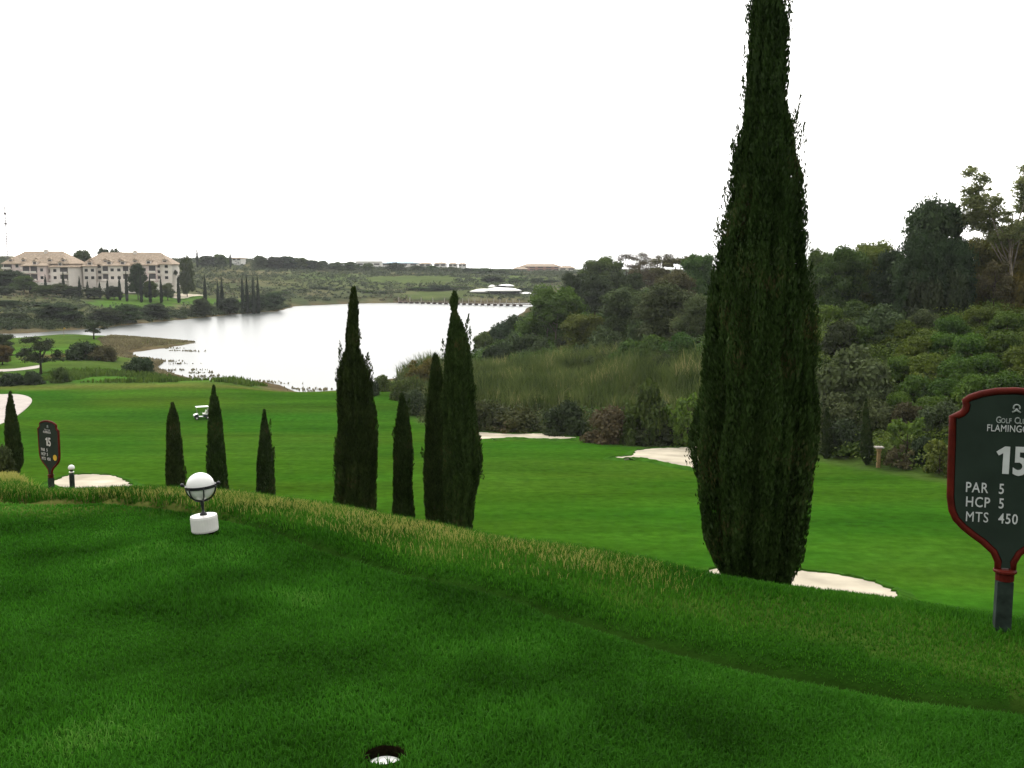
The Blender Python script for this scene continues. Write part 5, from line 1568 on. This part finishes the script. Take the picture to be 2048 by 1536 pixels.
MB().box(-20 * k_, 30 * k_, -14.5, -13.4, -2.6, -0.4).build('terrace_parapet', plain('pale_blue_parapet', (0.34, 0.40, 0.47), 0.6, 0.3, 0.4), pv)

# ------------------------------------------------------------------ footbridge across the far end of the lake
a0 = Vector(((798 - 1024) / F * 598, 596, 0)); a1 = Vector(((1062 - 1024) / F * 545, 543, 0))
fb = empty('footbridge', (a0.x, a0.y, EYE - 21)); tag(fb, 'low wooden footbridge on piles across the far end of the lake', 'footbridge')
dv = a1 - a0; L_ = dv.length; dirv = dv.normalized(); nv = Vector((-dirv.y, dirv.x, 0))
fb.rotation_euler = (0, 0, math.atan2(dv.y, dv.x))
MB().box(0, L_, -1.1, 1.1, 0.75, 1.05).build('deck', M['jetty'], fb)
for s_ in (-1.05, 1.05):
    rl = MB()
    rl.box(0, L_, s_ - 0.05, s_ + 0.05, 2.0, 2.1); rl.box(0, L_, s_ - 0.04, s_ + 0.04, 1.5, 1.57)
    for i in range(int(L_ / 1.4)):
        rl.box(i * 1.4, i * 1.4 + 0.09, s_ - 0.045, s_ + 0.045, 1.05, 2.0)
    rl.build('railing', M['jetty'], fb)
npile = int(L_ / 4.3)
for i in range(npile):
    x = 1.5 + i * 4.3
    MB().box(x - 0.3, x + 0.3, -1.35, 1.35, -2.5, 0.745).build('pile', M['jetty'], fb)
    if i % 2 == 0 or i > npile // 2:
        MB().box(x - 0.16, x + 0.16, -1.5, -1.2, 0.7, 3.6).build('lamp_post', M['jetty_pale'], fb)

# ------------------------------------------------------------------ far buildings on the skyline
def block(px0, px1, d, y_base, y_top, name, label, cat, wall, roof, storeys, group=None, roof_kind='flat'):
    pc = place((px0 + px1) / 2, d)
    S = d * 1.0 / F
    W = (px1 - px0) * S; z0 = z_at(y_base, d); h = z_at(y_top, d) - z0
    r = empty(name, (pc.x, pc.y, z0)); tag(r, label, cat, group)
    MB().box(-W / 2, W / 2, 0, 16 if d > 500 else 7, -25 if d > 500 else -2, h * (0.99 if roof_kind == 'flat' else 0.72)).build('wall', M[wall], r)
    rf = MB()
    if roof_kind == 'flat': rf.box(-W / 2 - .5, W / 2 + .5, -.5, 16.5, h * 0.99, h + 0.4)
    else: hip_roof(rf, -W / 2, W / 2, 0, 16, h * 0.72, h * 0.3, 0.8)
    rf.build('roof', M[roof], r)
    for s_ in range(storeys):
        zz0 = h * 0.72 * (s_ + 0.3) / storeys
        nw = max(2, int(W / 9))
        for i in range(nw):
            x = -W / 2 + W * (i + .5) / nw
            MB().box(x - W / nw * .32, x + W / nw * .32, -0.06, 0.02, zz0, zz0 + h * 0.72 / storeys * 0.5).build('window', M['shade'], r)
    return r
block(712, 762, 1180, 532, 523, 'warehouse', 'long pale building at the left of the far blue one', 'building', 'far_white', 'far_white', 1, 'far buildings on the skyline')
block(762, 836, 1200, 533, 523.5, 'warehouse', 'long blue roofed building on the far skyline', 'building', 'far_white', 'blue_roof', 1, 'far buildings on the skyline', 'hip')
for i, (x0, x1, yt) in enumerate([(838, 862, 525), (868, 892, 524.5), (897, 914, 525.5), (917, 932, 526)]):
    block(x0, x1, 1150 + 10 * i, 534, yt, 'villa', '%s from the left of the white villas on the far skyline' % ORD[i], 'house', 'far_white', 'roof_tile', 1, 'white villas on the far skyline', 'hip')
block(1026, 1056, 1120, 548, 534, 'apartment_building', 'low left wing of the red brown apartments on the far skyline', 'building', 'brick', 'roof_tile', 2, 'red brown apartments on the far skyline', 'hip')
block(1040, 1122, 1150, 546, 528, 'apartment_building', 'main block of the red brown apartments on the far skyline', 'building', 'brick', 'roof_tile', 3, 'red brown apartments on the far skyline', 'hip')
block(1118, 1150, 1140, 546, 532, 'apartment_building', 'cream right end of the far red brown apartments', 'building', 'wall_cream', 'roof_tile', 2, 'red brown apartments on the far skyline', 'hip')
block(464, 482, 860, 522, 514.5, 'house', 'low white house on the left hilltop beyond the lake', 'house', 'far_white', 'roof_tile', 1, None, 'hip')
pq = place(981, 1000)
po = empty('lamp_mast', pq); tag(po, 'thin mast on the far skyline above the white pavilion', 'mast')
MB().tube([(0, 0, 0), (0, 0, z_at(525, 1000) - pq.z)], [0.35, 0.2], 6).build('pole', M['mast'], po)
MB().box(-1.6, 1.6, -0.3, 0.3, z_at(526.5, 1000) - pq.z, z_at(525, 1000) - pq.z).build('lamp_head', M['mast'], po)

# ------------------------------------------------------------------ the air
hz_ = MB().box(-3200, 3200, -3200, 3200, -140, 90).build('haze', None)
tag(hz_, 'thin pale haze over the lake and hills', 'haze', kind='stuff')
hm_ = bpy.data.materials.new('haze_air'); hm_.use_nodes = True
hn, hl2 = hm_.node_tree.nodes, hm_.node_tree.links
hn.clear()
ho = hn.new('ShaderNodeOutputMaterial'); hv = hn.new('ShaderNodeVolumePrincipled')
hv.inputs['Color'].default_value = (0.92, 0.95, 1.0, 1)
hv.inputs['Density'].default_value = 0.00009
hv.inputs['Anisotropy'].default_value = 0.2
hl2.new(hv.outputs[0], ho.inputs['Volume'])
hz_.data.materials.clear(); hz_.data.materials.append(hm_)
